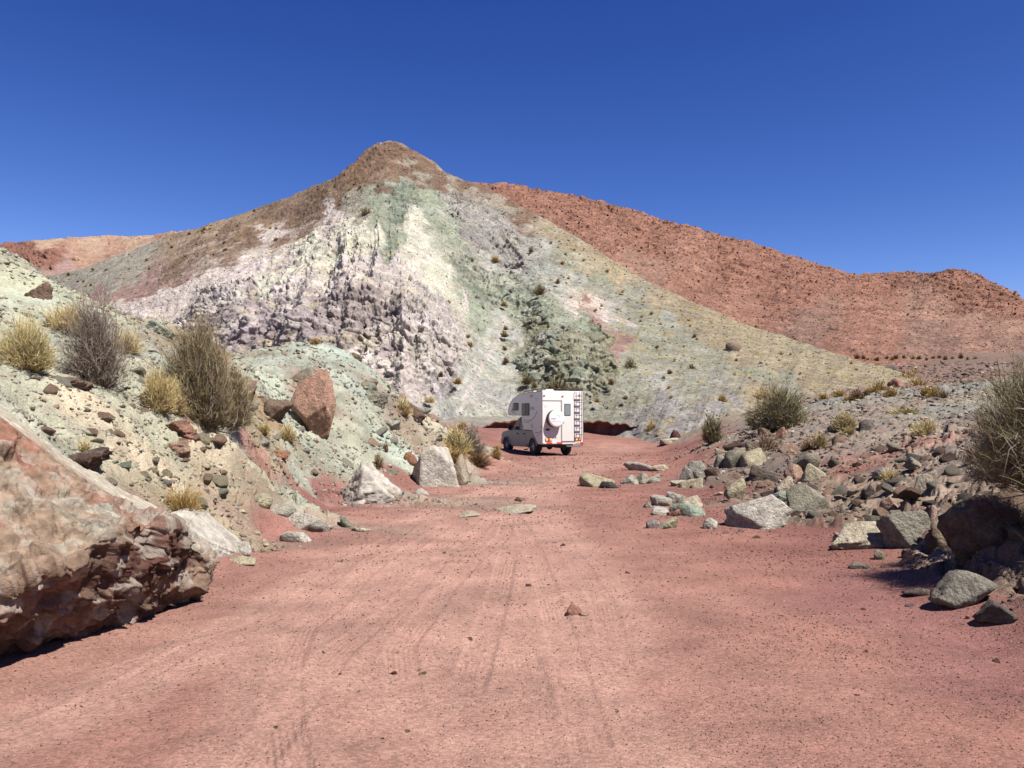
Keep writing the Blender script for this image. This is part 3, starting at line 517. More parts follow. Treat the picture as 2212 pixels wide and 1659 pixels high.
mixin(face * smooth(.05, .25, fbm(x * 1.2, y, z * 2, .13, 3, 318)) * .3, A(140, 116, 96)); mixin(face * smooth(.12, .3, fbm(x, y * 1.2, z * 2, .16, 3, 319)) * .55, A(232, 220, 200)); mixin(topf, A(250, 236, 208)); mixin(topf * smooth(.12, .35, nB) * .5, A(222, 190, 158))
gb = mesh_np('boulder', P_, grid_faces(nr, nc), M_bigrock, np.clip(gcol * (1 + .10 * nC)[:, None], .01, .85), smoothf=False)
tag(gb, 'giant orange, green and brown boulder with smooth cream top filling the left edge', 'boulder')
del Gd, X, Y, Z, S3

R_ = rock
def poly_rock(pts, c1, c2, label, seed, cuts=5, nz=.02, **kw):
    P = [Vector([float(v) for v in at(*p)]) for p in pts]; base = [Vector((p.x, p.y, -.15)) for p in P]; cen = sum(P, Vector()) / len(P); bm = bmesh.new()
    vs = [bm.verts.new(p - Vector((cen.x, cen.y, 0))) for p in P + base]; r = bmesh.ops.convex_hull(bm, input=vs); bmesh.ops.delete(bm, geom=[v for v in bm.verts if not v.link_faces], context='VERTS')
    bmesh.ops.bevel(bm, geom=bm.edges[:], offset=.03, segments=2, affect='EDGES'); bmesh.ops.triangulate(bm, faces=bm.faces[:])
    for _ in range(cuts): bmesh.ops.subdivide_edges(bm, edges=[e for e in bm.edges if e.calc_length() > .03], cuts=1); bmesh.ops.triangulate(bm, faces=[f for f in bm.faces if len(f.verts) > 3])
    bm.normal_update(); bm.verts.index_update(); v = np.array([q.co[:] for q in bm.verts]); n = np.array([q.normal[:] for q in bm.verts]); f = np.array([[q.index for q in t.verts] for t in bm.faces]); bm.free()
    c, i_, _ = cells(v[:, 0], v[:, 1], v[:, 2] * 1.3, .22, seed); v = v + n * (nz * 2.2 * fbm(v[:, 0], v[:, 1], v[:, 2], .5, 5, seed) + nz * c)[:, None]
    col = rock_cols(v, np.zeros(len(v)), K[c1], K[c2], seed, .35); o = mesh_np('boulder', v, f, M_bigrock, col); o.location = (cen.x, cen.y, 0); tag(o, label, 'boulder'); return o
poly_rock([(335, 1110, 9.2), (385, 1102, 10.0), (440, 1100, 10.4), (500, 1152, 10.7), (538, 1186, 10.3), (520, 1200, 9.9), (455, 1206, 9.5), (395, 1152, 8.8), (350, 1140, 8.6)], 'white', 'cream', 'smooth white slab sloping down to the soil behind the tip of the giant boulder', 912)
R_(518, 1198, 52, 26, 'white', 'cream', 'small white rock touching the right end of the white slab', seed=8)
R_(516, 1220, 66, 15, 'yell', 'cream', 'flat cream stone lying on red soil right of the giant boulder', 'stone', 'stone', seed=9, dep=.5)
R_(785, 1090, 150, 88, 'white', 'lil', 'jagged white boulder with grey hollow beside the left road edge', 'boulder', 'boulder', seed=21, n=5, extra=((-.75, -.45, .3, .42), (.75, -.2, .62, .40), (.1, -.9, .5, .5)), craggy=.12, rough=.1, dep=.8)
R_(838, 1088, 44, 34, 'cream', 'brown', 'brown-edged rock stuck to the right foot of the jagged white boulder', seed=33, n=3)
R_(935, 1052, 118, 90, 'white', 'cream', 'tall blocky cream boulder with a shaded left side beside the road', 'boulder', 'boulder', seed=44, n=5, extra=((-1, -.25, .1, .42), (.15, -1, .25, .5), (.8, -.2, .75, .55), (0, 0, 1, .8)), cuts=5, dep=.9, rough=.06)
R_(988, 1048, 52, 66, 'cream', 'red', 'layered reddish rock against the right side of the blocky cream boulder', seed=45, n=4, craggy=.1)
R_(1003, 1032, 36, 20, 'cream', 'white', 'small pale rock behind the layered reddish rock', seed=46, n=3)
R_(884, 1002, 36, 26, 'orange', 'salmon', 'small orange rock half hidden behind the blocky cream boulder', seed=47, n=3)
R_(669, 942, 100, 150, 'rosy', 'peach', 'tall red teardrop boulder standing on the pale green mound', 'boulder', 'boulder', seed=59, n=5, cuts=16, lo=.8, hi=1.0, pointy=.45, dep=.75, rough=.07, sink=.04, bottom=.95, extra=((.3, -.55, -.75, .62), (-.1, -1, .3, .6), (.85, -.3, -.1, .8)))
R_(648, 1142, 126, 34, 'white', 'cream', 'wide flat white rock at the foot of the left bank', seed=61, dep=.6, n=4)
R_(680, 1150, 64, 26, 'grey', 'lil', 'grey rounded rock in front of the wide flat white rock', seed=62, n=3)
R_(636, 1172, 74, 22, 'white', 'cream', 'low white rock nearest the road below the left bank', seed=63, n=3, dep=.5)
R_(748, 1140, 34, 26, 'green', 'mint', 'small green-grey stone right of the flat white rocks', 'stone', 'stone', seed=64, n=3)
R_(778, 1148, 44, 8, 'cream', 'white', 'thin cream stone sunk in the soil by the green-grey stone', 'stone', 'stone', seed=65, n=3, dep=.6)
R_(560, 1098, 46, 30, 'yell', 'mint', 'yellowish rock casting a dark shadow at the foot of the left bank', seed=66, n=3)
R_(602, 1118, 58, 26, 'pale', 'cream', 'pale rock behind the wide flat white rock', seed=67, n=3)
R_(911, 1071, 30, 15, 'white', 'white', 'small white stone alone on the road in front of the blocky boulder', 'stone', 'stone', seed=68, n=3)
R_(1115, 1110, 96, 14, 'cream', 'white', 'flat pale slab set in the middle of the road', 'stone', 'stone', seed=69, dep=1.6, n=4, sink=.25, rough=.12)
R_(1010, 1117, 54, 8, 'cream', 'peach', 'thin pale stone set in the road left of the flat slab', 'stone', 'stone', seed=70, dep=1.6, n=4, sink=.25)
R_(1123, 1082, 28, 9, 'brown', 'red', 'small brown stone in the road behind the flat slab', 'stone', 'stone', seed=71, n=3)
R_(1240, 1330, 36, 24, 'salmon', 'red', 'reddish pointed stone alone in the right wheel track', 'stone', 'stone', seed=77, n=3, pointy=.4)
R_(1262, 1332, 22, 8, 'peach', 'salmon', 'thin peach chip beside the reddish pointed stone', 'stone', 'stone', seed=78, n=2)
R_(1292, 1053, 78, 31, 'yell', 'cream', 'large smooth yellow slab with dark underside beside the road', seed=81, n=4, extra=((0, -.7, .7, .4), (-.7, -.4, -.3, .7)), cuts=5, dep=.7)
R_(1318, 1056, 46, 14, 'black', 'dgrey', 'dark grey rock leaning on the right end of the yellow slab', seed=82, n=3)
for i, (a, b, c, d_, k1, k2, t_) in enumerate(((1362, 1046, 36, 20, 'pale', 'cream', 'leftmost pale rock of the low row right of the yellow slab'), (1388, 1046, 30, 24, 'grey', 'cream', 'tallest grey rock of the low row right of the yellow slab'),
        (1412, 1044, 34, 20, 'pale', 'lil', 'last pale rock of the low row right of the yellow slab'), (1500, 1056, 50, 22, 'yell', 'cream', 'cream rock lying on soil below the rubble corner'), (1468, 1050, 34, 12, 'cream', 'white', 'low cream rock left of the cream rock below the rubble corner'),
        (1386, 1018, 66, 20, 'white', 'cream', 'long flat white rock on the road near its bend'), (1425, 1018, 44, 14, 'cream', 'peach', 'flat pinkish rock at the right end of the long white rock'),
        (1402, 1098, 22, 13, 'grey', 'pale', 'small grey stone at the left end of the pale rock cluster'), (1432, 1094, 46, 24, 'pale', 'cream', 'rear left slab of the pale rock cluster'), (1462, 1092, 44, 30, 'pale', 'white', 'highest slab of the pale rock cluster'),
        (1500, 1096, 44, 24, 'cream', 'peach', 'cream block at the right end of the pale rock cluster'), (1428, 1112, 36, 18, 'white', 'pale', 'front left white stone of the pale rock cluster'), (1458, 1114, 38, 16, 'orange', 'brown', 'orange stone in front of the pale rock cluster'),
        (1492, 1116, 66, 26, 'mint', 'pale', 'wide greenish rock in front of the pale rock cluster'), (1412, 1142, 30, 20, 'lil', 'grey', 'left grey stone of the front pair beside the road'), (1444, 1143, 50, 24, 'yell', 'green', 'yellowish stone of the front pair beside the road'),
        (1536, 1144, 32, 24, 'white', 'grey', 'small white pyramid stone alone left of the big pale boulder'), (1555, 1070, 24, 8, 'peach', 'white', 'small peach chip left of the leaning yellow rock'))):
    R_(a, b, c * 1.1, d_, k1, k2, t_, seed=101 + i, n=4, dep=.9, cuts=8, lo=.45, craggy=.12, rough=.14, sink=.35)
R_(1654, 1145, 160, 72, 'white', 'grey', 'big pale boulder with a flat white top at the foot of the rubble', 'boulder', 'boulder', seed=131, n=5, extra=((-.8, -.55, -.05, .8), (-.3, .2, 1, .6)), cuts=20, lo=.7, hi=.95, dep=.75, rough=.10, craggy=.08, sink=.15)
R_(1592, 1086, 46, 52, 'yell', 'green', 'yellowish rock leaning against the dark gap of the rubble', seed=132, n=4, tilt=(0, .5))
R_(1758, 1100, 96, 56, 'green', 'cream', 'rounded grey-green boulder behind the big pale boulder', 'boulder', 'boulder', seed=133, n=4, craggy=.04)
R_(1880, 1186, 150, 54, 'cream', 'white', 'long cream rock with shaded right half at the road edge', 'boulder', 'boulder', seed=134, n=5, craggy=.08, rough=.1, extra=((-.5, -.5, .7, .55), (.2, -.7, .6, .55)), dep=.6)
R_(1982, 1190, 120, 84, 'grey', 'cream', 'upright grey rock behind the long cream rock', 'boulder', 'boulder', seed=135, n=5, craggy=.07, extra=((-.9, -.4, -.2, .5), (.1, -.85, .5, .5)), dep=.8, d=9.9)
R_(2075, 1200, 132, 112, 'brown', 'cream', 'rugged brown rock between the upright grey rock and the black rock', 'boulder', 'boulder', seed=136, n=5, craggy=.10, rough=.12, dep=.8, d=9.4)
R_(2195, 1230, 250, 165, 'brown', 'green', 'large dark rock overhanging the shadow at the right edge', 'boulder', 'boulder', seed=137, n=5, craggy=.1, rough=.12, dep=.6, d=8.2, cuts=16, lo=.65, extra=((-.75, -.5, -.35, .55), (-.2, -.9, -.3, .6)))
R_(2110, 1306, 142, 66, 'grey', 'dgrey', 'grey-green boulder sitting in the bush shadow on red soil', 'boulder', 'boulder', seed=138, n=4, dep=.7)
R_(2180, 1350, 92, 44, 'dgrey', 'green', 'dark flat-topped rock on the soil at the right edge', seed=139, n=4, cuts=8, sink=.1)
R_(1905, 1210, 30, 20, 'green', 'cream', 'small green stone below the long cream rock', 'stone', 'stone', seed=140, n=3)
R_(1975, 1205, 40, 16, 'dgrey', 'green', 'small dark stone in the shade below the upright grey rock', 'stone', 'stone', seed=141, n=3)
R_(1990, 1288, 60, 16, 'dgrey', 'brown', 'low dark stone lying in the bush shadow', 'stone', 'stone', seed=142, n=3, dep=.6)
R_(1860, 1232, 54, 16, 'grey', 'green', 'low grey stone at the tip of the bush shadow', 'stone', 'stone', seed=143, n=3)
for i, (a, b, c, d_, k1, k2, t_) in enumerate(((1486, 1040, 40, 34, 'grey', 'pale', 'leftmost mottled grey rock of the rubble corner'), (1512, 1036, 44, 40, 'pale', 'dgrey', 'pale rock with a dark side in the rubble corner'), (1546, 1036, 40, 26, 'brown', 'dgrey', 'dark brown rock in the gap of the rubble corner'),
        (1560, 1016, 34, 34, 'grey', 'lil', 'smooth blue-grey stone standing in the rubble corner'), (1572, 984, 48, 20, 'yell', 'cream', 'yellow-cream rock topping the rubble heap'), (1600, 1012, 66, 42, 'green', 'dgrey', 'grey-green block with a shaded left face in the rubble'),
        (1642, 1008, 68, 40, 'yell', 'green', 'large pale block with layered top in the rubble'), (1660, 1040, 80, 36, 'dgrey', 'brown', 'dark block in front of the large pale block'), (1700, 1062, 44, 34, 'cream', 'peach', 'cream stone above the big pale boulder'),
        (1746, 1020, 78, 40, 'green', 'brown', 'brown-green rock in the middle of the right slope'), (1768, 1034, 60, 34, 'yell', 'cream', 'pale block in front of the brown-green rock'), (1722, 1030, 44, 32, 'peach', 'brown', 'peach rock left of the pale block on the right slope'),
        (1700, 1085, 50, 24, 'mint', 'green', 'flat mint stone beside the grey-green boulder'), (1820, 966, 40, 26, 'brown', 'dbrown', 'dark stone on the rubble above the reddish patch'), (1882, 1072, 36, 26, 'black', 'dgrey', 'small black stone on the right slope'),
        (1830, 1170, 40, 20, 'cream', 'peach', 'cream stone left of the long cream rock'), (1845, 935, 80, 26, 'brown', 'dgrey', 'flat brown outcrop below the pale yellow tuft'), (1880, 932, 46, 26, 'dgrey', 'black', 'dark slab beside the flat brown outcrop'),
        (1660, 945, 36, 22, 'brown', 'dbrown', 'brown rock below the olive bush'), (1690, 948, 30, 26, 'salmon', 'brown', 'salmon rock right of the brown rock below the olive bush'), (1470, 915, 36, 24, 'grey', 'dgrey', 'grey pyramid rock beyond the road bend'),
        (1490, 912, 26, 12, 'white', 'grey', 'white stone right of the grey pyramid rock'), (1450, 958, 46, 12, 'cream', 'peach', 'flat cream stone at the far right road edge'), (1460, 950, 26, 22, 'maroon', 'dbrown', 'dark maroon block at the far right road edge'),
        (2010, 1070, 60, 46, 'cream', 'peach', 'cream rock above the rugged brown rock'), (1930, 1108, 44, 34, 'peach', 'brown', 'peach stone above the upright grey rock'), (1760, 1122, 40, 20, 'lil', 'green', 'grey stone on red soil right of the big pale boulder'),
        (1560, 1030, 20, 14, 'white', 'cream', 'small white stone in the rubble corner'), (1920, 1028, 50, 22, 'lil', 'brown', 'lilac-grey stone on the right slope'), (1990, 1010, 46, 22, 'grey', 'peach', 'grey stone on the right slope near the big bush'))):
    R_(a, b, c, d_, k1, k2, t_, seed=171 + i, n=4, dep=.9, cuts=8, craggy=.08, rough=.1, sink=.3)
# left bank outcrops
for i, (a, b, c, d_, k1, k2, t_) in enumerate(((95, 830, 110, 34, 'brown', 'dbrown', 'brown ledge below the pale green grass clump'), (150, 1000, 90, 46, 'dbrown', 'grey', 'dark brown rock above the cream top of the giant boulder'), (360, 930, 90, 40, 'salmon', 'dbrown', 'reddish layered ledge below the yellow grass clump'),
        (285, 862, 100, 36, 'brown', 'dbrown', 'brown layered ledge left of the yellow grass clump'), (370, 975, 60, 34, 'peach', 'brown', 'peach rock on the left slope below the reddish ledge'), (575, 900, 80, 60, 'brown', 'green', 'brown layered outcrop left of the teardrop boulder'),
        (625, 840, 90, 76, 'brown', 'mint', 'striped brown outcrop behind the teardrop boulder'), (600, 990, 36, 26, 'orange', 'brown', 'orange rock on the slope below the small grass tufts'), (560, 958, 30, 24, 'grey', 'dgrey', 'grey stone left of the small grass tufts'),
        (885, 895, 60, 46, 'dbrown', 'brown', 'dark brown outcrop on the right shoulder of the mound'), (800, 870, 56, 40, 'green', 'mint', 'grey-green outcrop in the middle of the mound'), (760, 775, 36, 22, 'brown', 'yell', 'brown rock on the crest of the mound'),
        (65, 640, 56, 60, 'brown', 'peach', 'tan crag high on the left bank'), (20, 760, 70, 60, 'mint', 'pale', 'mint rock beside the pale green grass clump'), (330, 720, 70, 46, 'mint', 'pale', 'mint knob on the skyline of the left bank'),
        (520, 850, 50, 60, 'brown', 'tan' if 'tan' in K else 'yell', 'tan ledge right of the big broom bush'), (840, 925, 40, 28, 'pale', 'grey', 'pale rock on the mound right of the teardrop boulder'), (930, 950, 46, 24, 'cream', 'brown', 'cream rock near the right end of the mound'),
        (575, 1066, 24, 18, 'white', 'cream', 'small white stone on the lower left slope'), (238, 985, 50, 26, 'cream', 'peach', 'cream stone on the lower left slope'))):
    R_(a, b, c * 1.2, d_ * .68, k1, k2, t_, seed=231 + i, n=5, dep=.9, cuts=9, craggy=.16, rough=.16, sink=.8, tilt=(.1, .35))
# boulders on the hills
def hrock(px, py, wp, hp, c1, c2, label, dist, n=3, group=None):
    d = float(dist(np.array([float(px)]), np.array([float(py)]))[0])
    return R_(px, py, wp, hp, c1, c2, label, 'boulder', 'boulder', seed=int(px + py), n=n, d=d, sink=.4, group=group)
hrock(1587, 762, 34, 24, 'brown', 'grey', 'brown boulder high on the tan right shoulder of the hill', hdist)
hrock(1668, 740, 20, 8, 'dbrown', 'brown', 'dark flat rock on the crest of the tan shoulder', hdist)
R_(1926, 802, 40, 16, 'dgrey', 'black', 'dark rounded boulder on the valley floor before the red hill', 'boulder', 'boulder', seed=401, d=72, n=3)
R_(1945, 838, 40, 22, 'salmon', 'brown', 'salmon boulder among the yellow valley shrubs', 'boulder', 'boulder', seed=402, d=58, n=3)

# --- repeated stones: one mesh per kind, a copy per stone
def lump_mesh(seed, n, c1, c2): q, f, fid = rock_shape(seed, n, cuts=9, lo=.4, hi=.9, rough=.07, bottom=.6); q[:, 2] *= .62; return q, f, rock_cols(q, fid, K[c1], K[c2], seed, .4)
def proto_set(name, specs, n, mat):
    out = []
    for s_, (c1, c2) in enumerate(specs):
        q, f, c = lump_mesh(500 + s_ * 7, n, c1, c2); o = mesh_np(name, q, f, mat, c, link=False); out.append(o)
    return out
LM = [(60, 560, 'the skyline of the left bank'), (40, 750, 'the pale grass clump at the left edge'), (205, 770, 'the dead grey shrub'), (425, 820, 'the big broom bush'), (335, 860, 'the bright yellow grass clump'), (200, 1010, 'the cream top of the giant boulder'), (383, 1080, 'the rush clump'),
      (669, 880, 'the teardrop boulder'), (700, 750, 'the crest of the mound'), (885, 880, 'the shoulder of the mound'), (785, 1050, 'the jagged white boulder'), (935, 1010, 'the blocky cream boulder'), (600, 1125, 'the flat white rocks'), (1010, 960, 'the shrubs by the camper'), (440, 1160, 'the white slab'),
      (1292, 1040, 'the yellow slab'), (1460, 1095, 'the pale rock cluster'), (1654, 1110, 'the big pale boulder'), (1592, 1060, 'the leaning yellowish rock'), (1692, 880, 'the large olive bush'), (1542, 930, 'the small dark round bush'), (1758, 1075, 'the grey-green boulder'), (1830, 915, 'the rounded pale yellow tuft'),
      (2012, 920, 'the wide golden tuft'), (1930, 1025, 'the pale dry tuft'), (1880, 1160, 'the long cream rock'), (1982, 1120, 'the upright grey rock'), (2140, 980, 'the very large bush'), (2110, 1275, 'the shaded grey-green boulder'), (1240, 1320, 'the reddish pointed stone'), (1115, 1104, 'the flat pale slab'), (1760, 1020, 'the brown-green rock'),
      (1500, 1010, 'the rubble corner'), (370, 1320, 'the shadow under the giant boulder'), (900, 1400, 'the left wheel track'), (1600, 1500, 'the bottom right soil'), (400, 1560, 'the bottom left soil'), (1110, 1560, 'the bottom middle soil')]
LMH = [(845, 330, 'the brown summit'), (740, 400, 'the upper left ridge'), (560, 460, 'the left ridge'), (430, 500, 'the skyline notch'), (250, 570, 'the grey left end of the hill'), (590, 520, 'the pink streak'), (1180, 490, 'the upper right ridge'), (1165, 620, 'the round dark shrub'), (1260, 650, 'the pink patch'), (1390, 620, 'the right ridge'),
       (1361, 780, 'the lone dark shrub'), (1495, 790, 'the dark shrub on the tan slope'), (1587, 750, 'the brown hill boulder'), (1600, 710, 'the tan ridge'), (1750, 765, 'the low end of the ridge'), (1560, 860, 'the golden shrub at the slope foot'), (1300, 850, 'the camper roof'), (1650, 840, 'the olive bush top'), (1440, 880, 'the grey foot of the slope'), (1450, 700, 'the middle of the sage slope')]
_used = {}
def where(px, py, lms, head):
    ds = sorted(lms, key=lambda m: math.hypot(m[0] - px, (m[1] - py) * 1.4)); m = ds[0]; dx, dy = px - m[0], py - m[1]
    rel = ('right of' if dx > 0 else 'left of') if abs(dx) > abs(dy) * 1.2 else ('below' if dy > 0 else 'above')
    far = math.hypot(dx, dy); rel = ('just ' if far < 28 else 'far ' if far > 110 else '') + rel; t = f'{head} {rel} {m[2]}'
    if t in _used:
        t2 = f'{head} between {m[2]} and {ds[1][2]}'
        t = t2 if len(t2.split()) <= 16 and t2 not in _used else t
    for a_, b_ in ((0, 2), (1, 2), (0, 3), (1, 3), (2, 3), (0, 4)):
        if t in _used and len(ds) > b_: t4 = f'{head} between {ds[a_][2]} and {ds[b_][2]}'; t = t4 if t4 not in _used and len(t4.split()) <= 16 else t
    if t in _used:
        t3 = f'{head} between {m[2]} and {ds[2][2]}'; t = t3 if len(t3.split()) <= 16 and t3 not in _used else t
    _used[t] = 1; return t
def scatter_things(protos, pts, sizes, words, cat, group, rng, sink=.25):
    q_ = np.array(sizes) / np.array([p[1] for p in pts]); szs = np.quantile(q_, (.33, .67))
    for k, ((x, y), s) in enumerate(zip(pts, sizes)):
        pi_ = int(rng.integers(len(protos))); o = protos[pi_].copy(); COL.objects.link(o)
        z = float(gz(x, y)[0]); o.location = (x, y, z + s * (.3 - sink)); o.scale = (s * .5 * rng.uniform(.8, 1.3), s * .5 * rng.uniform(.8, 1.2), s * .5 * rng.uniform(.7, 1.2))
        o.rotation_euler = (rng.uniform(-.4, .4), rng.uniform(-.4, .4), rng.uniform(0, 6.3)); a_, b_ = proj(x, y, z); sz = s / y; wd = 'large' if sz > szs[1] else 'small' if sz < szs[0] else 'medium'
        tag(o, where(float(a_), float(b_), LM, f'{wd} {words[pi_]} stone'), cat, group)
rng = np.random.default_rng(7)
def sample(n, box, cond):
    out = []
    while len(out) < n:
        px = rng.uniform(box[0], box[2], 400); py = rng.uniform(box[1], box[3], 400)
        for a, b in zip(px, py):
            x, y, z = gcast(a, b)
            if cond(a, b, x, y, z): out.append((x, y))
            if len(out) >= n: break
    return out
mats_r = [('brown', 'peach'), ('grey', 'pale'), ('peach', 'brown'), ('dbrown', 'brown'), ('green', 'cream'), ('brown', 'lil'), ('cream', 'peach'), ('dgrey', 'black'), ('grey', 'lil')]
mats_l = [('mint', 'pale'), ('cream', 'white'), ('yell', 'cream'), ('peach', 'yell'), ('pale', 'mint'), ('peach', 'cream'), ('white', 'pale')]
WR_ = ['brown', 'grey', 'peach', 'dark brown', 'green-grey', 'lilac-brown', 'cream', 'black', 'lilac-grey']; WL_ = ['mint', 'white', 'yellowish', 'tan', 'pale green', 'peach', 'whitish']
PR = proto_set('stone', mats_r, 3, M_rock); PLf = proto_set('stone', mats_l, 3, M_rock)
def onbank(a, b, x, y, z): return rough_at(np.array([x]), np.array([y]))[0, 3] > .5
p1 = sample(120, (1480, 960, 2212, 1200), onbank); scatter_things(PR, p1, [rng.uniform(.011, .024) * math.hypot(*p) for p in p1], WR_, 'stone', 'loose stones of the right bank', rng)
p2 = sample(90, (0, 780, 960, 1120), onbank); scatter_things(PLf, p2, [rng.uniform(.009, .02) * math.hypot(*p) for p in p2], WL_, 'stone', 'loose stones of the left bank', rng)
p3 = sample(26, (500, 1120, 2200, 1600), lambda a, b, x, y, z: z < .12); scatter_things(proto_set('stone', [('salmon', 'red'), ('red', 'salmon'), ('peach', 'salmon'), ('brown', 'red'), ('lil', 'red')], 3, M_rock), p3, [rng.uniform(.004, .010) * math.hypot(*p) for p in p3], ['salmon', 'reddish', 'peach', 'brown', 'lilac'], 'stone', 'loose stones on the red dirt', rng)

# --- rubble and gravel nobody could count
def heap(name, x, y, z, s, cols, mat, seed=3, flat=.8, npts=10, kind='stuff', nk=14, bury=.02):
    """one mesh of many angular stones standing at the given points"""
    rg = np.random.default_rng(seed); V = []; Fc = []; Cc = []; base = 0; m = len(x)
    for i in range(nk):
        pv, fc = hull(seed * 31 + i, npts, flat); nv = len(pv); ix = np.arange(i, m, nk)
        a = rg.uniform(0, 6.3, len(ix)); t = rg.uniform(-.7, .7, len(ix)); P = pv[None] * np.c_[rg.uniform(.7, 1.3, len(ix)), rg.uniform(.6, 1.2, len(ix)), rg.uniform(.6, 1.2, len(ix))][:, None, :]
        ct, st = np.cos(t)[:, None], np.sin(t)[:, None]; P = np.stack([P[..., 0] * ct + P[..., 2] * st, P[..., 1], -P[..., 0] * st + P[..., 2] * ct], -1)
        ca, sa = np.cos(a)[:, None], np.sin(a)[:, None]; P = np.stack([P[..., 0] * ca - P[..., 1] * sa, P[..., 0] * sa + P[..., 1] * ca, P[..., 2]], -1)
        P = P * s[ix][:, None, None] * .5 + np.stack([x[ix], y[ix], z[ix] - s[ix] * bury], -1)[:, None, :]
        V.append(P.reshape(-1, 3)); Fc.append((fc[None] + (np.arange(len(ix)) * nv)[:, None, None] + base).reshape(-1, 3)); base += len(ix) * nv
        Cc.append(np.repeat(cols[ix], nv, 0))
    o = mesh_np(name, np.concatenate(V), np.concatenate(Fc), mat, np.clip(np.concatenate(Cc), .01, .85)); tag(o, kind=kind); return o
def rubble(name, n, region, smin, smax, cols, cond, mat, power=2.5, seed=3, flat=.8, bury=.02):
    rg = np.random.default_rng(seed); az0, az1, r0, r1 = region; M = n * 5
    az = rg.uniform(az0, az1, M); r = np.exp(rg.uniform(math.log(r0), math.log(r1), M)); x = r * np.sin(az); y = r * np.cos(az)
    keep = cond(x, y, rg); x, y, r = x[keep][:n], y[keep][:n], r[keep][:n]
    s = (smin + (smax - smin) * rg.random(len(x)) ** power) * r
    return heap(name, x, y, gz(x, y), s, cols(x, y, rg), mat, seed, flat, bury=bury)
def hill_heap(name, D, n, smin, smax, power, cond, mat, seed, var=.25, pool=None):
    rg = np.random.default_rng(seed); ok = np.flatnonzero(cond(D) & D['front']); ix = rg.choice(ok, n); s = (smin + (smax - smin) * rg.random(n) ** power) * D['y'][ix]
    c = D['c'][ix]
    if pool is not None: m = (rg.random(n) < .3)[:, None]; c = np.where(m, np.array(pool)[rg.integers(len(pool), size=n)], c)
    c = c * (1 + rg.uniform(-var, var, n))[:, None]
    return heap(name, D['x'][ix], D['y'][ix] - s * .1, D['z'][ix], s, c, mat, seed, .9, 8)
def localcol(x, y, rg, var=.28, pool=None, pmix=.4):
    c = rough_at(x, y)[:, :3]
    if pool is not None: pk = np.array(pool)[rg.integers(len(pool), size=len(x))]; m = (rg.random(len(x)) < pmix)[:, None]; c = np.where(m, pk, c)
    return c * (1 + rg.uniform(-var, var, len(x)))[:, None] * (1 + rg.uniform(-.05, .05, (len(x), 3)))
poolR = [K['cream'], K['peach']] + [K[k] for k in ('brown', 'grey', 'grey', 'peach', 'green', 'dbrown', 'lil', 'cream', 'salmon', 'yell', 'dgrey')]; poolL = [K[k] for k in ('mint', 'cream', 'yell', 'white', 'pale', 'peach', 'brown')]
def bankc(side):
    def f(x, y, rg):
        r = rough_at(x, y)[:, 3]; return (r > .34 + .3 * rg.random(len(x))) & ((x > 0) if side > 0 else (x < 0))
    return f
def patchy(side, thr):
    def f(x, y, rg):
        r = rough_at(x, y)[:, 3]; return (r > .34 + .3 * rg.random(len(x))) & ((x > 0) if side > 0 else (x < 0)) & (fbm(x, y, x * 0, 1.6, 3, 95) + .5 * rg.random(len(x)) > thr)
    return f
ru = rubble('rubble', 50000, (.12, .95, 6.5, 110), .0012, .0120, lambda x, y, rg: np.where((y > 46)[:, None], localcol(x, y, rg, .16, poolR, .1), localcol(x, y, rg, .3, poolR, .6)), patchy(1, .0), M_rock, 4, seed=11)
tag(ru, 'grey and brown broken rubble covering the right bank', 'rubble')
rl = rubble('scree', 27000, (-.62, .0, 7, 34), .0010, .0125, lambda x, y, rg: localcol(x, y, rg, .24, poolL, .5), patchy(-1, -.0), M_rock, 3.8, seed=12)
tag(rl, 'pale green and cream scree covering the left bank', 'scree')
gvl = rubble('gravel', 52000, (-.60, .60, 2.4, 44), .0007, .0036, lambda x, y, rg: localcol(x, y, rg, .26, [C['dust'], K['peach'], C['soil2'], K['dgrey'], K['lil'], K['white'], C['dust'], K['brown']], .5), lambda x, y, rg: (rough_at(x, y)[:, 3] < .35) & (y < 46) & (rg.random(len(x)) < .3 + .7 * smooth(-.3, .8, fbm(x, y, x * 0, 1.1, 3, 91) + .3 * np.sign(x - .22 * y))), M_rock, 3, seed=13, bury=-.16)
tag(gvl, 'small red and pale gravel strewn over the dirt road', 'gravel')
hs1 = hill_heap('hill_stones', HD, 26000, .0009, .0050, 3.0, lambda D: D['V'] < 905, M_rock, 21, .24, [K['brown'], K['grey'], K['cream'], K['green']])
tag(hs1, 'broken stones lying all over the pointed striped hill', 'stones')
hs2 = hill_heap('red_stones', RD, 34000, .0010, .0044, 2.4, lambda D: (D['V'] < 800) & (np.random.default_rng(5).random(len(D['x'])) < .25 + .75 * np.clip(D['r'], 0, 1)), M_rock, 22, .26)
tag(hs2, 'red brown blocks strewn over the rounded red hill', 'stones')

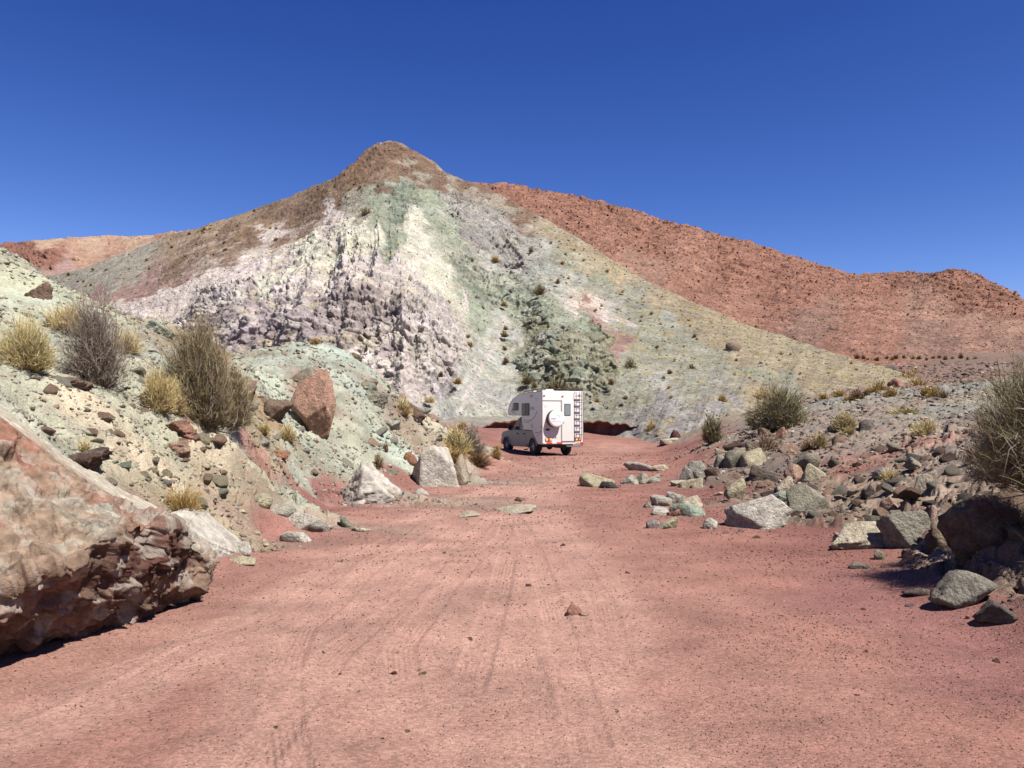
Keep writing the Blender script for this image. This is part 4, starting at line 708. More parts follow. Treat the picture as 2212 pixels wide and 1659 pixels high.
# --- low red cut bank behind the camper and its crumbling edge
bx = np.linspace(1030, 1440, 420); bwob = np.array([3.2 * math.sin(v * .11) + 2.2 * math.sin(v * .037 + 1) + 1.5 * math.sin(v * .31) for v in bx]); bot = np.interp(bx, [1030, 1090, 1260, 1345, 1440], [928, 926, 927, 926, 922]); top = np.interp(bx, [1030, 1060, 1100, 1260, 1300, 1345, 1360, 1400, 1440], [922, 916, 909, 909, 913, 914, 921, 922, 923]) + .8 * bwob
dd = np.interp(bx, [1030, 1250, 1440], [53.5, 56.5, 53]); rowsb = []
for (k, dy) in ((1.6, 3.0), (1.0, .55), (1.0, .15), (1.0, -.28), (.9, -.34), (.72, -.1), (.5, .12), (.25, .16), (0, .1), (-.5, .1)):
    for e_ in (0, 1, 2, 3): rowsb.append((k, dy))
rk = np.array(rowsb); t_ = np.linspace(0, len(rk) / 4 - 1, 70); kk = np.interp(t_, np.arange(10), rk[::4, 0]); yy = np.interp(t_, np.arange(10), rk[::4, 1])
kk = np.minimum(kk, 1.0)
PYm = bot[None] * (1 - kk[:, None]) + top[None] * kk[:, None]; Dm = dd[None] + yy[:, None]; X, Y, Z = at(np.repeat(bx[None], 70, 0), PYm, Dm)
Z = np.where(t_[:, None] > 8, -.4, Z); x, y, z = X.ravel(), Y.ravel(), Z.ravel(); c1_, i1_, _ = cells(x, y, z, .45, 801)
hh = .16 * c1_ + .14 * fbm(x, y, z, .6, 4, 802); y = y - hh; z = z + .4 * hh * (t_.repeat(420) > 1.5)
cb = np.array(A(168, 112, 98)) * (1 + .3 * (i1_ - .5))[:, None]; tp = smooth(2.6, 1.6, t_.repeat(420))[:, None]; cb = cb * (1 - tp) + np.array(A(186, 130, 116)) * tp
tag(mesh_np('cut_bank', np.c_[x, y, z], grid_faces(70, 420), M_near, np.clip(cb, .01, .8)), kind='structure')
# ------------------------------------------------------------------ desert shrubs and grass clumps
M_plant = bpy.data.materials.new('dry_plant'); M_plant.use_nodes = True
_t = M_plant.node_tree; _a = _t.nodes.new('ShaderNodeAttribute'); _a.attribute_name = 'Col'; _b = _t.nodes['Principled BSDF']; _b.inputs['Roughness'].default_value = .8; _b.inputs['Specular IOR Level'].default_value = .15
_t.links.new(_a.outputs['Color'], _b.inputs['Base Color'])
BR = lambda c: tuple(np.array(c) * 1.45)
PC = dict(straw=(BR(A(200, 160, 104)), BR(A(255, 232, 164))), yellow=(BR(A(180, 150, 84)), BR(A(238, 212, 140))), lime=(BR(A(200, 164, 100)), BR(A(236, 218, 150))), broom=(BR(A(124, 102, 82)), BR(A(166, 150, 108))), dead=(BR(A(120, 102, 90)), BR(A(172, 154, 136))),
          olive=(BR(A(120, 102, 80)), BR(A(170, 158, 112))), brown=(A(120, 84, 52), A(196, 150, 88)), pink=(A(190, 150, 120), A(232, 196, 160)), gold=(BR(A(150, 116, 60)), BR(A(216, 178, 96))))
def stems(rng, n, w, dpt, h, lean=(0, 0), segs=4, wid=.01, spread=1.0, droop=.1, basew=.16, kind='yellow', kids=0, kidlen=.3, kidspread=.5, up=.0, tipfrac=(.65, 1.05)):
    th = rng.uniform(0, 2 * math.pi, n); u = rng.random(n) ** .6 * spread; ph = u * math.pi / 2 * .98
    L = rng.uniform(*tipfrac, n)
    bd = rng.normal(size=(9, 3)); bd[:, 2] = np.abs(bd[:, 2]) + .2; bd /= np.linalg.norm(bd, axis=1)[:, None]; bs = rng.uniform(.55, 1.1, 9)
    sd_ = np.c_[np.sin(ph) * np.cos(th), np.sin(ph) * np.sin(th), np.cos(ph)]; L = L * (.76 + .42 * (np.exp(((sd_ @ bd.T) - 1) * 9) * bs).max(1)); L = L * np.where(rng.random(n) < .06, 1.25, 1)
    tip = np.c_[np.sin(ph) * np.cos(th) * w / 2, np.sin(ph) * np.sin(th) * dpt / 2, h * (np.cos(ph) * (1 - up) + up)] * L[:, None] + np.array([lean[0], lean[1], 0])
    b = np.c_[np.cos(th) * w * basew * u, np.sin(th) * dpt * basew * u, np.full(n, -.02 * h)] * rng.uniform(.3, 1, (n, 1))
    b[:, 2] = -.04 * h
    def curve(b, tip, bend, seg):
        t = np.linspace(0, 1, seg + 1)[None, :, None]; p = b[:, None] * (1 - t) + tip[:, None] * t; off = rng.normal(size=(len(b), 3)) * bend; off[:, 2] += bend * 1.2
        return p + off[:, None] * (t * (1 - t) * 2)
    P = [curve(b, tip, droop * h, segs)]; T0 = [np.zeros(n)]; W0 = [np.full(n, wid)]
    if kids:
        m = n * kids; pi = rng.integers(0, n, m); t0 = rng.uniform(.35, .95, m); k = np.clip((t0 * segs).astype(int), 0, segs - 1); fr_ = (t0 * segs - k)[:, None]
        s0 = P[0][pi, k] * (1 - fr_) + P[0][pi, k + 1] * fr_; dr = (tip - b)[pi]; ln = np.linalg.norm(dr, axis=1)[:, None]
        dr = dr / ln + rng.normal(size=(m, 3)) * kidspread + np.array([0, 0, .25]); dr /= np.linalg.norm(dr, axis=1)[:, None]
        tp = s0 + dr * ln * kidlen * rng.uniform(.4, 1.1, (m, 1)); c = curve(s0, tp, droop * h * .25, segs); P.append(c); T0.append(t0); W0.append(np.full(m, wid * .75))
    out = []
    for p, t0, w0 in zip(P, T0, W0):
        m, s1 = p.shape[:2]; d = np.gradient(p, axis=1); r = rng.normal(size=(m, 1, 3)); sd = np.cross(d, r); sd /= np.linalg.norm(sd, axis=2, keepdims=True) + 1e-9
        t = np.linspace(0, 1, s1)[None, :, None]; ww = w0[:, None, None] * (1 - .75 * t) * .5
        V = np.stack([p - sd * ww, p + sd * ww], 2).reshape(m, -1, 3); j = np.arange(s1 - 1); f = np.c_[2 * j, 2 * j + 1, 2 * j + 3, 2 * j + 2]
        F = (f[None] + (np.arange(m) * s1 * 2)[:, None, None]).reshape(-1, 4)
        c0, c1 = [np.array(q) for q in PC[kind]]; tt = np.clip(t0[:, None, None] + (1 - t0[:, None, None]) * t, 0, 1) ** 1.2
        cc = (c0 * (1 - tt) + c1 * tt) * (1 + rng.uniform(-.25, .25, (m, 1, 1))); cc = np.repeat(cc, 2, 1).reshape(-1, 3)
        out.append((V.reshape(-1, 3), F, cc))
    return out
def join(parts):
    V, F, Cc, b = [], [], [], 0
    for v, f, c in parts: V.append(v); F.append(f + b); Cc.append(c); b += len(v)
    return np.concatenate(V), np.concatenate(F), np.clip(np.concatenate(Cc), .01, .85)
def shrub(px, py, wp, hp, kind, label, name='shrub', cat='shrub', n=500, kids=4, lean=(0, 0), dep=.9, wid=None, seed=None, woody=None, group=None, d=None, spread=1., droop=.06, dz=0, **kw):
    if d is None: x, y, z = gcast(px, py); z = float(gz(x, y)[0])
    else: x, y, z = [float(v) for v in at(px, py, d)]
    rng = np.random.default_rng(seed or int(px * 3 + py)); W = wp / FPX * y; Hh = hp / FPX * y; wid = wid or max(.005, .58 * y / 835)
    root = empty(name, (x, y + W * dep * .25, z + dz)); tag(root, label, cat, group); ln = (lean[0] * W, lean[1] * W)
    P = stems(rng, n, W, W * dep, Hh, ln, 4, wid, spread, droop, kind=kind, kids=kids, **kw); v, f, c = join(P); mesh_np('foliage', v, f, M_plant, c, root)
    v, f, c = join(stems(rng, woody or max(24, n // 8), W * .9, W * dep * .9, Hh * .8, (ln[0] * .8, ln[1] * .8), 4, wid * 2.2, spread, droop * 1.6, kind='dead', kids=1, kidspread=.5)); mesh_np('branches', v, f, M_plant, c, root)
    return root
gname = dict(name='grass_clump', cat='grass clump')
shrub(40, 805, 165, 115, 'lime', 'large pale green and straw grass clump at the left picture edge', n=1500, kids=3, dep=.8, droop=.1, seed=1, **gname)
shrub(130, 712, 130, 72, 'straw', 'golden grass clump behind the dead grey shrub on the left bank', n=1200, kids=2, seed=2, **gname)
shrub(200, 850, 165, 180, 'dead', 'dead grey twiggy shrub on the left bank', n=420, kids=9, kidspread=.8, seed=3, lean=(-.1, 0), droop=.14, kidlen=.4)
shrub(425, 925, 210, 250, 'broom', 'big dark olive broom bush leaning downhill on the left bank', 'bush', 'bush', n=1500, kids=8, kidspread=.55, seed=4, lean=(-.1, 0), kidlen=.28, dep=.8, droop=.12, tipfrac=(.5, 1.0))
shrub(478, 935, 110, 120, 'broom', 'dark lower skirt of broom stems at the foot of the big olive bush', 'bush', 'bush', n=600, kids=7, kidspread=.6, seed=44, lean=(.2, 0))
shrub(332, 905, 100, 92, 'yellow', 'bright yellow grass clump between the two dark bushes of the left bank', n=1300, kids=2, seed=5, **gname)
shrub(375, 900, 70, 74, 'straw', 'straw coloured half of the grass clump beside the big broom bush', n=600, kids=2, seed=55, **gname)
shrub(265, 760, 80, 60, 'straw', 'pale straw grass between the dead shrub and the broom bush', n=600, kids=2, seed=6, **gname)
shrub(383, 1110, 118, 66, 'gold', 'yellow green rush clump behind the smooth white slab', n=420, kids=3, seed=7, up=.25, name='rush_clump', cat='rush clump')
shrub(618, 955, 60, 38, 'straw', 'straw tuft below the teardrop boulder', n=500, kids=2, seed=8, **gname)
shrub(566, 940, 44, 26, 'yellow', 'small yellow tuft left of the straw tuft below the teardrop boulder', n=300, kids=2, seed=9, **gname)
shrub(175, 980, 44, 34, 'straw', 'thin pale tuft on the scree above the giant boulder', n=160, kids=2, seed=10, **gname)
shrub(868, 900, 58, 36, 'straw', 'straw tuft on the right shoulder of the mound', n=500, kids=2, seed=11, **gname)
shrub(678, 746, 36, 18, 'gold', 'small golden tuft on the crest of the mound', n=260, kids=2, seed=12, **gname)
shrub(816, 1008, 32, 38, 'brown', 'thin brown plant on the pale slope above the white boulder', n=120, kids=3, seed=13)
shrub(832, 972, 20, 22, 'brown', 'smallest brown plant on the pale slope of the mound', n=80, kids=3, seed=14)
shrub(985, 985, 78, 56, 'lime', 'yellow grass clump left of the camper', n=700, kids=3, seed=15, **gname)
shrub(1018, 985, 76, 62, 'dead', 'grey twiggy shrub nearest the camper on its left', n=380, kids=7, seed=16, kidspread=.7)
shrub(975, 1010, 80, 40, 'gold', 'orange brown low shrub in front of the yellow clump by the camper', n=500, kids=3, seed=17)
shrub(1030, 1010, 70, 34, 'brown', 'brown low shrub in front of the grey twiggy shrub by the camper', n=450, kids=3, seed=18)
shrub(1072, 992, 30, 34, 'gold', 'small orange tuft beside the front wheel of the camper', n=200, kids=2, seed=19, **gname)
shrub(1000, 928, 34, 20, 'gold', 'round golden tuft behind the shrubs left of the camper', n=200, kids=2, seed=20, d=50, **gname)
# right side
shrub(1692, 930, 150, 100, 'olive', 'large olive bush standing alone above the right rubble', 'bush', 'bush', n=1300, kids=7, kidspread=.5, seed=31, lean=(0, 0), up=.05, kidlen=.26, tipfrac=(.5, 1.0), droop=.1)
shrub(1645, 925, 70, 52, 'olive', 'lower left part bush beside the large olive bush', 'bush', 'bush', n=450, kids=4, seed=32)
shrub(1542, 958, 56, 54, 'olive', 'small dark round bush left of the large olive bush', 'bush', 'bush', n=420, kids=9, kidspread=.6, seed=33)
shrub(1410, 945, 38, 38, 'gold', 'golden brown clump at the far right road edge', n=260, kids=3, seed=34, **gname)
shrub(1408, 952, 24, 14, 'yellow', 'low yellow tuft in front of the golden clump by the road', n=120, kids=2, seed=35, **gname)
shrub(1830, 936, 62, 42, 'lime', 'rounded pale yellow grass tuft right of the large olive bush', n=900, kids=2, seed=36, **gname)
shrub(1838, 945, 44, 20, 'lime', 'low front tuft below the rounded pale yellow tuft', n=300, kids=2, seed=37, **gname)
shrub(2012, 940, 84, 44, 'straw', 'wide golden tuft casting a dark shadow on the right slope', n=1000, kids=2, seed=38, dep=.6, **gname)
shrub(1775, 975, 44, 40, 'yellow', 'thin yellow tuft below the rounded pale yellow tuft', n=300, kids=2, seed=39, **gname)
shrub(1748, 978, 40, 24, 'brown', 'brown tuft touching the thin yellow tuft', n=240, kids=2, seed=40, **gname)
shrub(1660, 982, 90, 46, 'pink', 'dry pinkish thin shrub below the large olive bush', n=260, kids=5, seed=41, kidspread=.7)
shrub(1965, 895, 88, 20, 'lime', 'flat spreading yellow green plant on the gravel ridge', n=500, kids=2, seed=42, **gname)
shrub(1930, 1040, 56, 40, 'straw', 'pale dry tuft in the middle of the right slope', n=240, kids=3, seed=43, **gname)
shrub(2110, 1000, 54, 38, 'pink', 'pinkish dry shrub below the large bush at the right edge', n=240, kids=5, seed=45)
shrub(2195, 1060, 60, 50, 'gold', 'olive yellow clump at the right edge above the dark rock', n=420, kids=3, seed=46, **gname)
shrub(1655, 850 + 12, 60, 26, 'gold', 'low orange tuft left behind the large olive bush', n=200, kids=2, seed=47, d=45, **gname)
big = shrub(2350, 1060, 430, 335, 'olive', 'very large olive and grey bush filling the right picture edge', 'bush', 'bush', n=1800, kids=10, kidspread=.7, seed=51, dep=.9, kidlen=.28, d=7.3, wid=.006, droop=.16, woody=600, tipfrac=(.5, 1.0))
shrub(2170, 1040, 150, 130, 'dead', 'dead grey branches low in front of the very large bush', n=220, kids=9, kidspread=.8, seed=52, wid=.007, spread=1.1, kidlen=.45, droop=.15, d=8.6)
shrub(2640, 1340, 480, 470, 'olive', 'unseen bush added beyond the right picture edge to shade the low boulder', 'bush', 'bush', n=1100, kids=10, kidspread=.7, seed=54, kidlen=.3, d=6.7, wid=.006, droop=.16)  # out-of-view bush added only for the shadow it throws on boulder and soil
# valley shrubs, hill shrubs: copies
def protos(kind, variants, w=1., h=.62, n=170, kids=3, name='shrub', seed=900):
    out = []
    for i in range(variants):
        rng = np.random.default_rng(seed + i); v, f, c = join(stems(rng, n, w, w, h, (0, 0), 3, .045, 1., .06, kind=kind, kids=kids)); out.append(mesh_np(name, v, f, M_plant, c, link=False))
    return out
PB, PG, PD, PY = protos('brown', 3, seed=910), protos('gold', 3, seed=920, h=.55), protos('olive', 3, seed=930, h=.7), protos('straw', 3, seed=940, h=.5, name='grass_tuft')
hr = np.random.default_rng(77)
def hplant(pr, px, py, wp, label, group, dist=None, d=None, cat='shrub', auto=None):
    if auto: label = where(px, py, auto, label)
    if d is None and dist is not None: d = float(dist(np.array([float(px)]), np.array([float(py)]))[0]) - .5
    if d is None: x, y, z = gcast(px, py); z = float(gz(x, y)[0])
    else: x, y, z = [float(v) for v in at(px, py, d)]
    o = pr[int(hr.integers(len(pr)))].copy(); COL.objects.link(o); s = wp / FPX * y; o.location = (x, y, z - .05 * s); o.scale = (s, s, s * hr.uniform(.9, 1.15)); o.rotation_euler = (0, 0, hr.uniform(0, 6.3)); tag(o, label, cat, group)
GH = 'shrubs on the pointed hill'
for pr, a, b, c, t in ((PD, 790, 465, 30, 'dark shrub below the brown summit, left of the green band'), (PD, 778, 408, 14, 'small black shrub under the left side of the summit'), (PD, 713, 490, 22, 'dark shrub at the upper end of the white face'), (PG, 800, 500, 22, 'golden brown shrub in the white face right of the dark shrub'),
        (PG, 1070, 565, 26, 'brown shrub high in the grey gully'), (PD, 1147, 543, 18, 'dark shrub on the upper right ridge flank'), (PD, 1165, 634, 34, 'round dark shrub above the green crag'), (PB, 1204, 612, 16, 'dark brown shrub right of the round dark shrub'),
        (PB, 968, 655, 14, 'small brown shrub on the lilac face beside the gully'), (PB, 1042, 668, 14, 'brown shrub at the narrow throat of the gully'), (PG, 1088, 660, 22, 'upper brown shrub on the right lip of the gully'), (PB, 1092, 712, 16, 'small brown shrub on the left edge of the green crag'),
        (PB, 1090, 727, 22, 'larger brown shrub just below the small one at the green crag'), (PG, 1012, 728, 14, 'small golden shrub on the left side of the scree chute'), (PG, 1014, 749, 26, 'golden shrub on the left side of the scree chute'), (PB, 1090, 756, 16, 'brown shrub on the right side of the scree chute'),
        (PB, 1092, 784, 22, 'lowest brown shrub on the right side of the scree chute'), (PB, 952, 813, 20, 'dark orange shrub in the dark rocks at the chute foot'), (PG, 988, 828, 28, 'round orange shrub at the foot of the lilac cliff'), (PY, 928, 868, 32, 'straw tuft at the foot of the chute above the mound'),
        (PD, 1138, 828, 34, 'dark shrub low on the green crag left of the camper roof'), (PB, 1155, 836, 18, 'orange shrub just left of the camper roof'), (PD, 1202, 848, 64, 'wide dark shrub directly above the camper roof'), (PD, 1238, 850, 36, 'dark shrub above the right end of the camper roof'),
        (PD, 1361, 795, 36, 'dark shrub alone on the sage slope right of the green crag'), (PD, 1495, 798, 22, 'dark shrub higher up on the tan slope'), (PB, 1320, 830, 20, 'brown shrub right above the camper'), (PB, 1447, 806, 14, 'small brown shrub between the two dark shrubs of the slope'),
        (PG, 1389, 718, 14, 'pale shrub on the sage slope below the ridge'), (PB, 1500, 728, 12, 'dark small shrub near the ridge crest'), (PG, 1560, 868, 28, 'golden shrub at the foot of the slope left of the olive bush'), (PG, 1215, 570, 14, 'golden tuft on the upper right ridge flank'),
        (PB, 640, 690, 10, 'tiny shrub on the lilac cliff'), (PD, 586, 625, 14, 'dark shrub under the white band of the left flank'), (PG, 1190, 525, 10, 'tiny golden tuft near the upper ridge'), (PB, 1630, 830, 16, 'brown shrub low on the tan slope'),
        (PB, 1350, 862, 16, 'brown shrub low behind the camper'), (PG, 1290, 868, 18, 'golden tuft right beside the camper top')):
    hplant(pr, a, b, c, t, GH, hdist)
for i in range(110):                                       # the small tufts of the right flank
    a = hr.uniform(1180, 1850); sk = np.interp(a, [s_[0] for s_ in sky1], [s_[1] for s_ in sky1]); b = hr.uniform(sk + 8, min(885, sk + 330))
    sy = hr.random() < .72; hplant(PY if sy else PG, a, b, hr.uniform(6, 13), 'tiny straw tuft' if sy else 'tiny golden tuft', 'straw tufts on the right flank', hdist, cat='grass tuft', auto=LMH)
for i in range(70):
    a = hr.uniform(120, 760); sk = np.interp(a, [s_[0] for s_ in sky1], [s_[1] for s_ in sky1]); b = sk + hr.uniform(2, 70) * (1 if hr.random() < .8 else 2)
    sy = hr.random() < .5; hplant(PY if sy else PB, a, b, hr.uniform(6, 12), 'tiny straw tuft' if sy else 'tiny brown tuft', 'dry tufts on the left flank', hdist, cat='grass tuft', auto=LMH)
VS = [(1780, 868, 34, PG), (1812, 862, 34, PG), (1835, 870, 40, PG), (1852, 870, 44, PB), (1885, 852, 36, PG), (1900, 846, 44, PG), (1925, 862, 46, PG), (1962, 832, 54, PG), (1975, 818, 46, PG), (1985, 842, 46, PG), (2000, 856, 34, PG), (2020, 838, 40, PG), (2018, 856, 44, PG), (2078, 818, 36, PG),
      (1940, 808, 30, PY), (1870, 860, 26, PB), (2040, 858, 34, PD), (1912, 826, 26, PY)]
for i, (a, b, c, pr) in enumerate(VS): hplant(pr, a, b, c, 'rounded golden shrub', 'golden shrubs in the valley hollow', auto=[(1780, 868, 'the left end of the valley hollow'), (1850, 862, 'the long brown shrub row'), (1926, 795, 'the dark valley boulder'), (1945, 830, 'the salmon valley boulder'), (2010, 845, 'the double shrub of the hollow'), (2078, 818, 'the lone shrub by the large bush')], d=None if b > 845 else 56 + (845 - b) * .9)
ORD = 'first second third fourth fifth sixth seventh eighth ninth tenth eleventh twelfth thirteenth fourteenth fifteenth sixteenth seventeenth eighteenth nineteenth twentieth twenty-first twenty-second'.split()
for i in range(22): hplant(PB if i % 3 else PG, 1790 + i * 15 + hr.uniform(-6, 6), 776 + hr.uniform(-3, 3), hr.uniform(10, 17), f'{ORD[i]} dark shrub in the row at the foot of the red hill', 'row of shrubs at the foot of the red hill', d=118)
# ------------------------------------------------------------------ pickup truck with camper body; local axes: x right, y forward, z up, origin under the rear wall
MW = simple_mat('white_shell', (.58, .555, .525), .38); MGL = simple_mat('dark_glass', (.035, .045, .055), .08, spec=.8); MBL = simple_mat('black_rubber', (.022, .021, .021), .8); MTRIM = simple_mat('dark_trim', (.032, .028, .026), .5, spec=.2)
MSIL = simple_mat('silver_paint', (.20, .195, .19), .5, 0.); MRIM = simple_mat('alloy', (.34, .34, .36), .35, .7); MRED = simple_mat('red_lens', (.50, .03, .02), .3); MAMB = simple_mat('amber_lens', (.85, .50, .16), .3)
MSTR = simple_mat('grey_stripe', (.17, .15, .15), .6); MVENT = simple_mat('vent_grille', (.40, .35, .34), .6); MSTEEL = simple_mat('dull_steel', (.22, .22, .22), .45, .6); MCOV = simple_mat('tyre_cover', (.60, .59, .585), .6); MMUD = simple_mat('underbody', (.03, .027, .025), .9)
MPALE = simple_mat('pale_print', (.55, .54, .56), .6); MPINK = simple_mat('red_print', (.75, .45, .42), .6); MCUR = simple_mat('curtain', (.16, .15, .13), .9)
def dusty(m, z0, z1, amt):
    t = m.node_tree; b = t.nodes['Principled BSDF']; tc = t.nodes.new('ShaderNodeTexCoord'); sp = t.nodes.new('ShaderNodeSeparateXYZ'); t.links.new(tc.outputs['Object'], sp.inputs[0])
    mr = t.nodes.new('ShaderNodeMapRange'); mr.inputs['From Min'].default_value = z1; mr.inputs['From Max'].default_value = z0; mr.inputs['To Min'].default_value = 0; mr.inputs['To Max'].default_value = amt; t.links.new(sp.outputs[2], mr.inputs[0])
    n = t.nodes.new('ShaderNodeTexNoise'); n.inputs['Scale'].default_value = 2.5; n.inputs['Detail'].default_value = 6; t.links.new(tc.outputs['Object'], n.inputs['Vector'])
    mu = t.nodes.new('ShaderNodeMath'); mu.operation = 'MULTIPLY'; t.links.new(mr.outputs[0], mu.inputs[0]); t.links.new(n.outputs[0], mu.inputs[1])
    mx = t.nodes.new('ShaderNodeMix'); mx.data_type = 'RGBA'; mx.inputs[6].default_value = b.inputs['Base Color'].default_value[:]; mx.inputs[7].default_value = (.30, .17, .13, 1); t.links.new(mu.outputs[0], mx.inputs[0]); t.links.new(mx.outputs[2], b.inputs['Base Color'])
dusty(MW, .5, 2.2, .45); dusty(MSIL, .3, 1.2, 1.2)
def bmobj(name, bm, mat, parent, smooth_=False):
    bmesh.ops.recalc_face_normals(bm, faces=bm.faces[:])
    me = bpy.data.meshes.new(name); bm.to_mesh(me); bm.free(); me.materials.append(mat)
    if smooth_:
        for p in me.polygons: p.use_smooth = True
    o = bpy.data.objects.new(name, me); COL.objects.link(o); o.parent = parent; return o
def prism(prof, x0, x1, bev=0, bm=None, x0s=None):
    bm = bm or bmesh.new(); a = [bm.verts.new((x0, y, z)) for y, z in prof]; b = [bm.verts.new((x1, y, z)) for y, z in prof]
    bm.faces.new(a); bm.faces.new(b[::-1]); n = len(prof)
    for i in range(n): bm.faces.new((a[i], b[i], b[(i + 1) % n], a[(i + 1) % n]))
    if bev: 
        es = [e for e in bm.edges if e.calc_length() > 3 * bev or abs(e.verts[0].co.x - e.verts[1].co.x) < 1e-6 and e.calc_length() > bev * 2]
        bmesh.ops.bevel(bm, geom=[e for e in bm.edges if abs(e.verts[0].co.x - e.verts[1].co.x) < 1e-6], offset=bev, segments=2, affect='EDGES')
    return bm
def boxm(x0, x1, y0, y1, z0, z1, bev=0, bm=None):
    own = bm is None; bm = bm or bmesh.new(); r = bmesh.ops.create_cube(bm, size=1); M = Matrix.Translation(((x0 + x1) / 2, (y0 + y1) / 2, (z0 + z1) / 2)) @ Matrix.Diagonal((abs(x1 - x0), abs(y1 - y0), abs(z1 - z0), 1)); bmesh.ops.transform(bm, matrix=M, verts=r['verts'])
    if bev: bmesh.ops.bevel(bm, geom=list({e for v in r['verts'] for e in v.link_edges}), offset=bev, segments=2, affect='EDGES')
    return bm
def rod(p, q, r, bm=None, seg=8, r2=None):
    bm = bm or bmesh.new(); p, q = Vector(p), Vector(q); d = q - p; c = bmesh.ops.create_cone(bm, cap_ends=True, segments=seg, radius1=r, radius2=r if r2 is None else r2, depth=d.length)
    bmesh.ops.transform(bm, matrix=Matrix.Translation((p + q) / 2) @ d.to_track_quat('Z', 'Y').to_matrix().to_4x4(), verts=c['verts']); return bm
def path(pts, r, bm=None, seg=6):
    bm = bm or bmesh.new()
    for a, b in zip(pts[:-1], pts[1:]): rod(a, b, r, bm, seg)
    return bm
TH = math.radians(23.5); troot = empty('camper_truck', (2.30, 37.8, 0.0), TH); troot.location.z = float(gz(2.0, 40)[0]) + .0
tag(troot, 'white camper body on a silver pickup truck parked at the bend of the dirt road', 'camper truck')
HW = 1.04
prof = [(0, .52), (.50, .52), (1.02, 1.16), (2.14, 1.16), (2.20, 1.84), (3.70, 1.84), (3.82, 1.90), (3.86, 2.02), (3.80, 2.20), (3.62, 2.42), (3.30, 2.60), (2.90, 2.73), (2.40, 2.81), (1.9, 2.84), (.06, 2.92), (0, 2.88)]
shell = bmobj('camper_shell', prism(prof, -HW, HW, .025), MW, troot)
# thin grey edge trim round the left and right profile
for sx in (-1, 1):
    x_ = sx * (HW - .008); bmobj('edge_trim', path([(x_, y, z) for y, z in prof[4:] + [prof[0]]], .014), MSTR, troot)
bm = boxm(-HW + .01, .0 - .08, -.014, .01, 2.465, 2.492); boxm(.54, HW - .01, -.012, .01, 2.52, 2.535, bm=bm); bmobj('rear_seam', bm, MSTR, troot)
# rear door with window and handle
dr = bmobj('door', boxm(-.07, .57, -.022, .02, .64, 2.52, .02), MW, troot)
bm = boxm(-.094, -.072, -.014, .01, .63, 2.52); boxm(.572, .594, -.014, .01, .63, 2.52, bm=bm); boxm(-.085, .585, -.014, .01, .615, .63, bm=bm); bmobj('door_seal', bm, MSTR, dr)
f_ = bmobj('door_window', boxm(.06, .38, -.034, -.02, 1.80, 2.34, .01), MTRIM, dr); bmobj('pane', boxm(.085, .355, -.038, -.03, 1.83, 2.31), simple_mat('grey_glass', (.16, .19, .19), .12, spec=.8), f_)
bm = boxm(.0, .045, -.05, -.02, 1.48, 1.62, .008); rod((.022, -.06, 1.49), (.022, -.06, 1.60), .008, bm); bmobj('door_handle', bm, MSTR, dr)
# spare tyre under a white cover
bm = rod((-.46, -.02, 1.66), (-.46, -.26, 1.66), .388, seg=48); spare = bmobj('spare_tyre', bm, MTRIM, troot)
bm = bmesh.new(); rings = [(.380, -.20), (.392, -.28), (.37, -.315), (.30, -.33), (.0, -.335)]
prev = None
for r, y in rings:
    cur = [bm.verts.new((-.46 + r * math.cos(a), y, 1.66 + r * math.sin(a))) for a in np.linspace(0, 2 * math.pi, 48, endpoint=False)] if r > 0 else [bm.verts.new((-.46, y, 1.66))]
    if prev:
        for i in range(48): bm.faces.new((prev[i], prev[(i + 1) % 48], cur[(i + 1) % 48], cur[i]) if len(cur) > 1 else (prev[i], prev[(i + 1) % 48], cur[0]))
    prev = cur
cov = bmobj('tyre_cover', bm, MCOV, spare, True)
def cpt(u, v): return (-.46 + u, -.338, 1.66 + v)          # printed marks on the cover
bmobj('printed_arc', path([cpt(-.02, .13), cpt(.02, .17), cpt(.07, .175), cpt(.11, .14), cpt(.15, .11), cpt(.17, .12)], .008), MPALE, cov)
bmobj('printed_outline', path([cpt(.17, .10), cpt(.16, .05), cpt(.12, .0), cpt(.06, -.03), cpt(.03, .03), cpt(.03, .08)], .004), MPALE, cov)
bm = bmesh.new()
for i in range(9): boxm(-.46 - .28 + i * .028, -.46 - .28 + i * .028 + .018, -.340, -.33, 1.655 - i * .001, 1.69 - (i % 3) * .008, bm=bm)
bmobj('printed_lettering', bm, MSTR, cov)
bm = bmesh.new()
for i in range(6): boxm(-.46 - .21 + i * .026, -.46 - .21 + i * .026 + .017, -.3395, -.33, 1.60, 1.625, bm=bm)
bmobj('printed_red_lettering', bm, MPINK, cov)
bmobj('printed_line', path([cpt(-.25, -.12), cpt(-.1, -.10), cpt(.1, -.095), cpt(.25, -.10)], .005), MPALE, cov)
# ladder on the right
bm = bmesh.new()
for x_ in (.62, .90): path([(x_, -.01, .70), (x_, -.11, .76), (x_, -.11, 2.80), (x_, -.10, 2.96), (x_, .12, 2.99)], .014, bm)
lad = bmobj('ladder', bm, MSTEEL, troot)
for k in range(7):
    z_ = .95 + k * .29; bmobj('rung', boxm(.60, .92, -.135, -.085, z_ - .012, z_ + .012), MTRIM, lad)
bm = rod((.62, -.01, .9), (.62, -.11, .9), .01); rod((.90, -.01, .9), (.90, -.11, .9), .01, bm); rod((.62, -.01, 2.3), (.62, -.11, 2.3), .01, bm); rod((.90, -.01, 2.3), (.90, -.11, 2.3), .01, bm); bmobj('bracket', bm, MTRIM, lad)
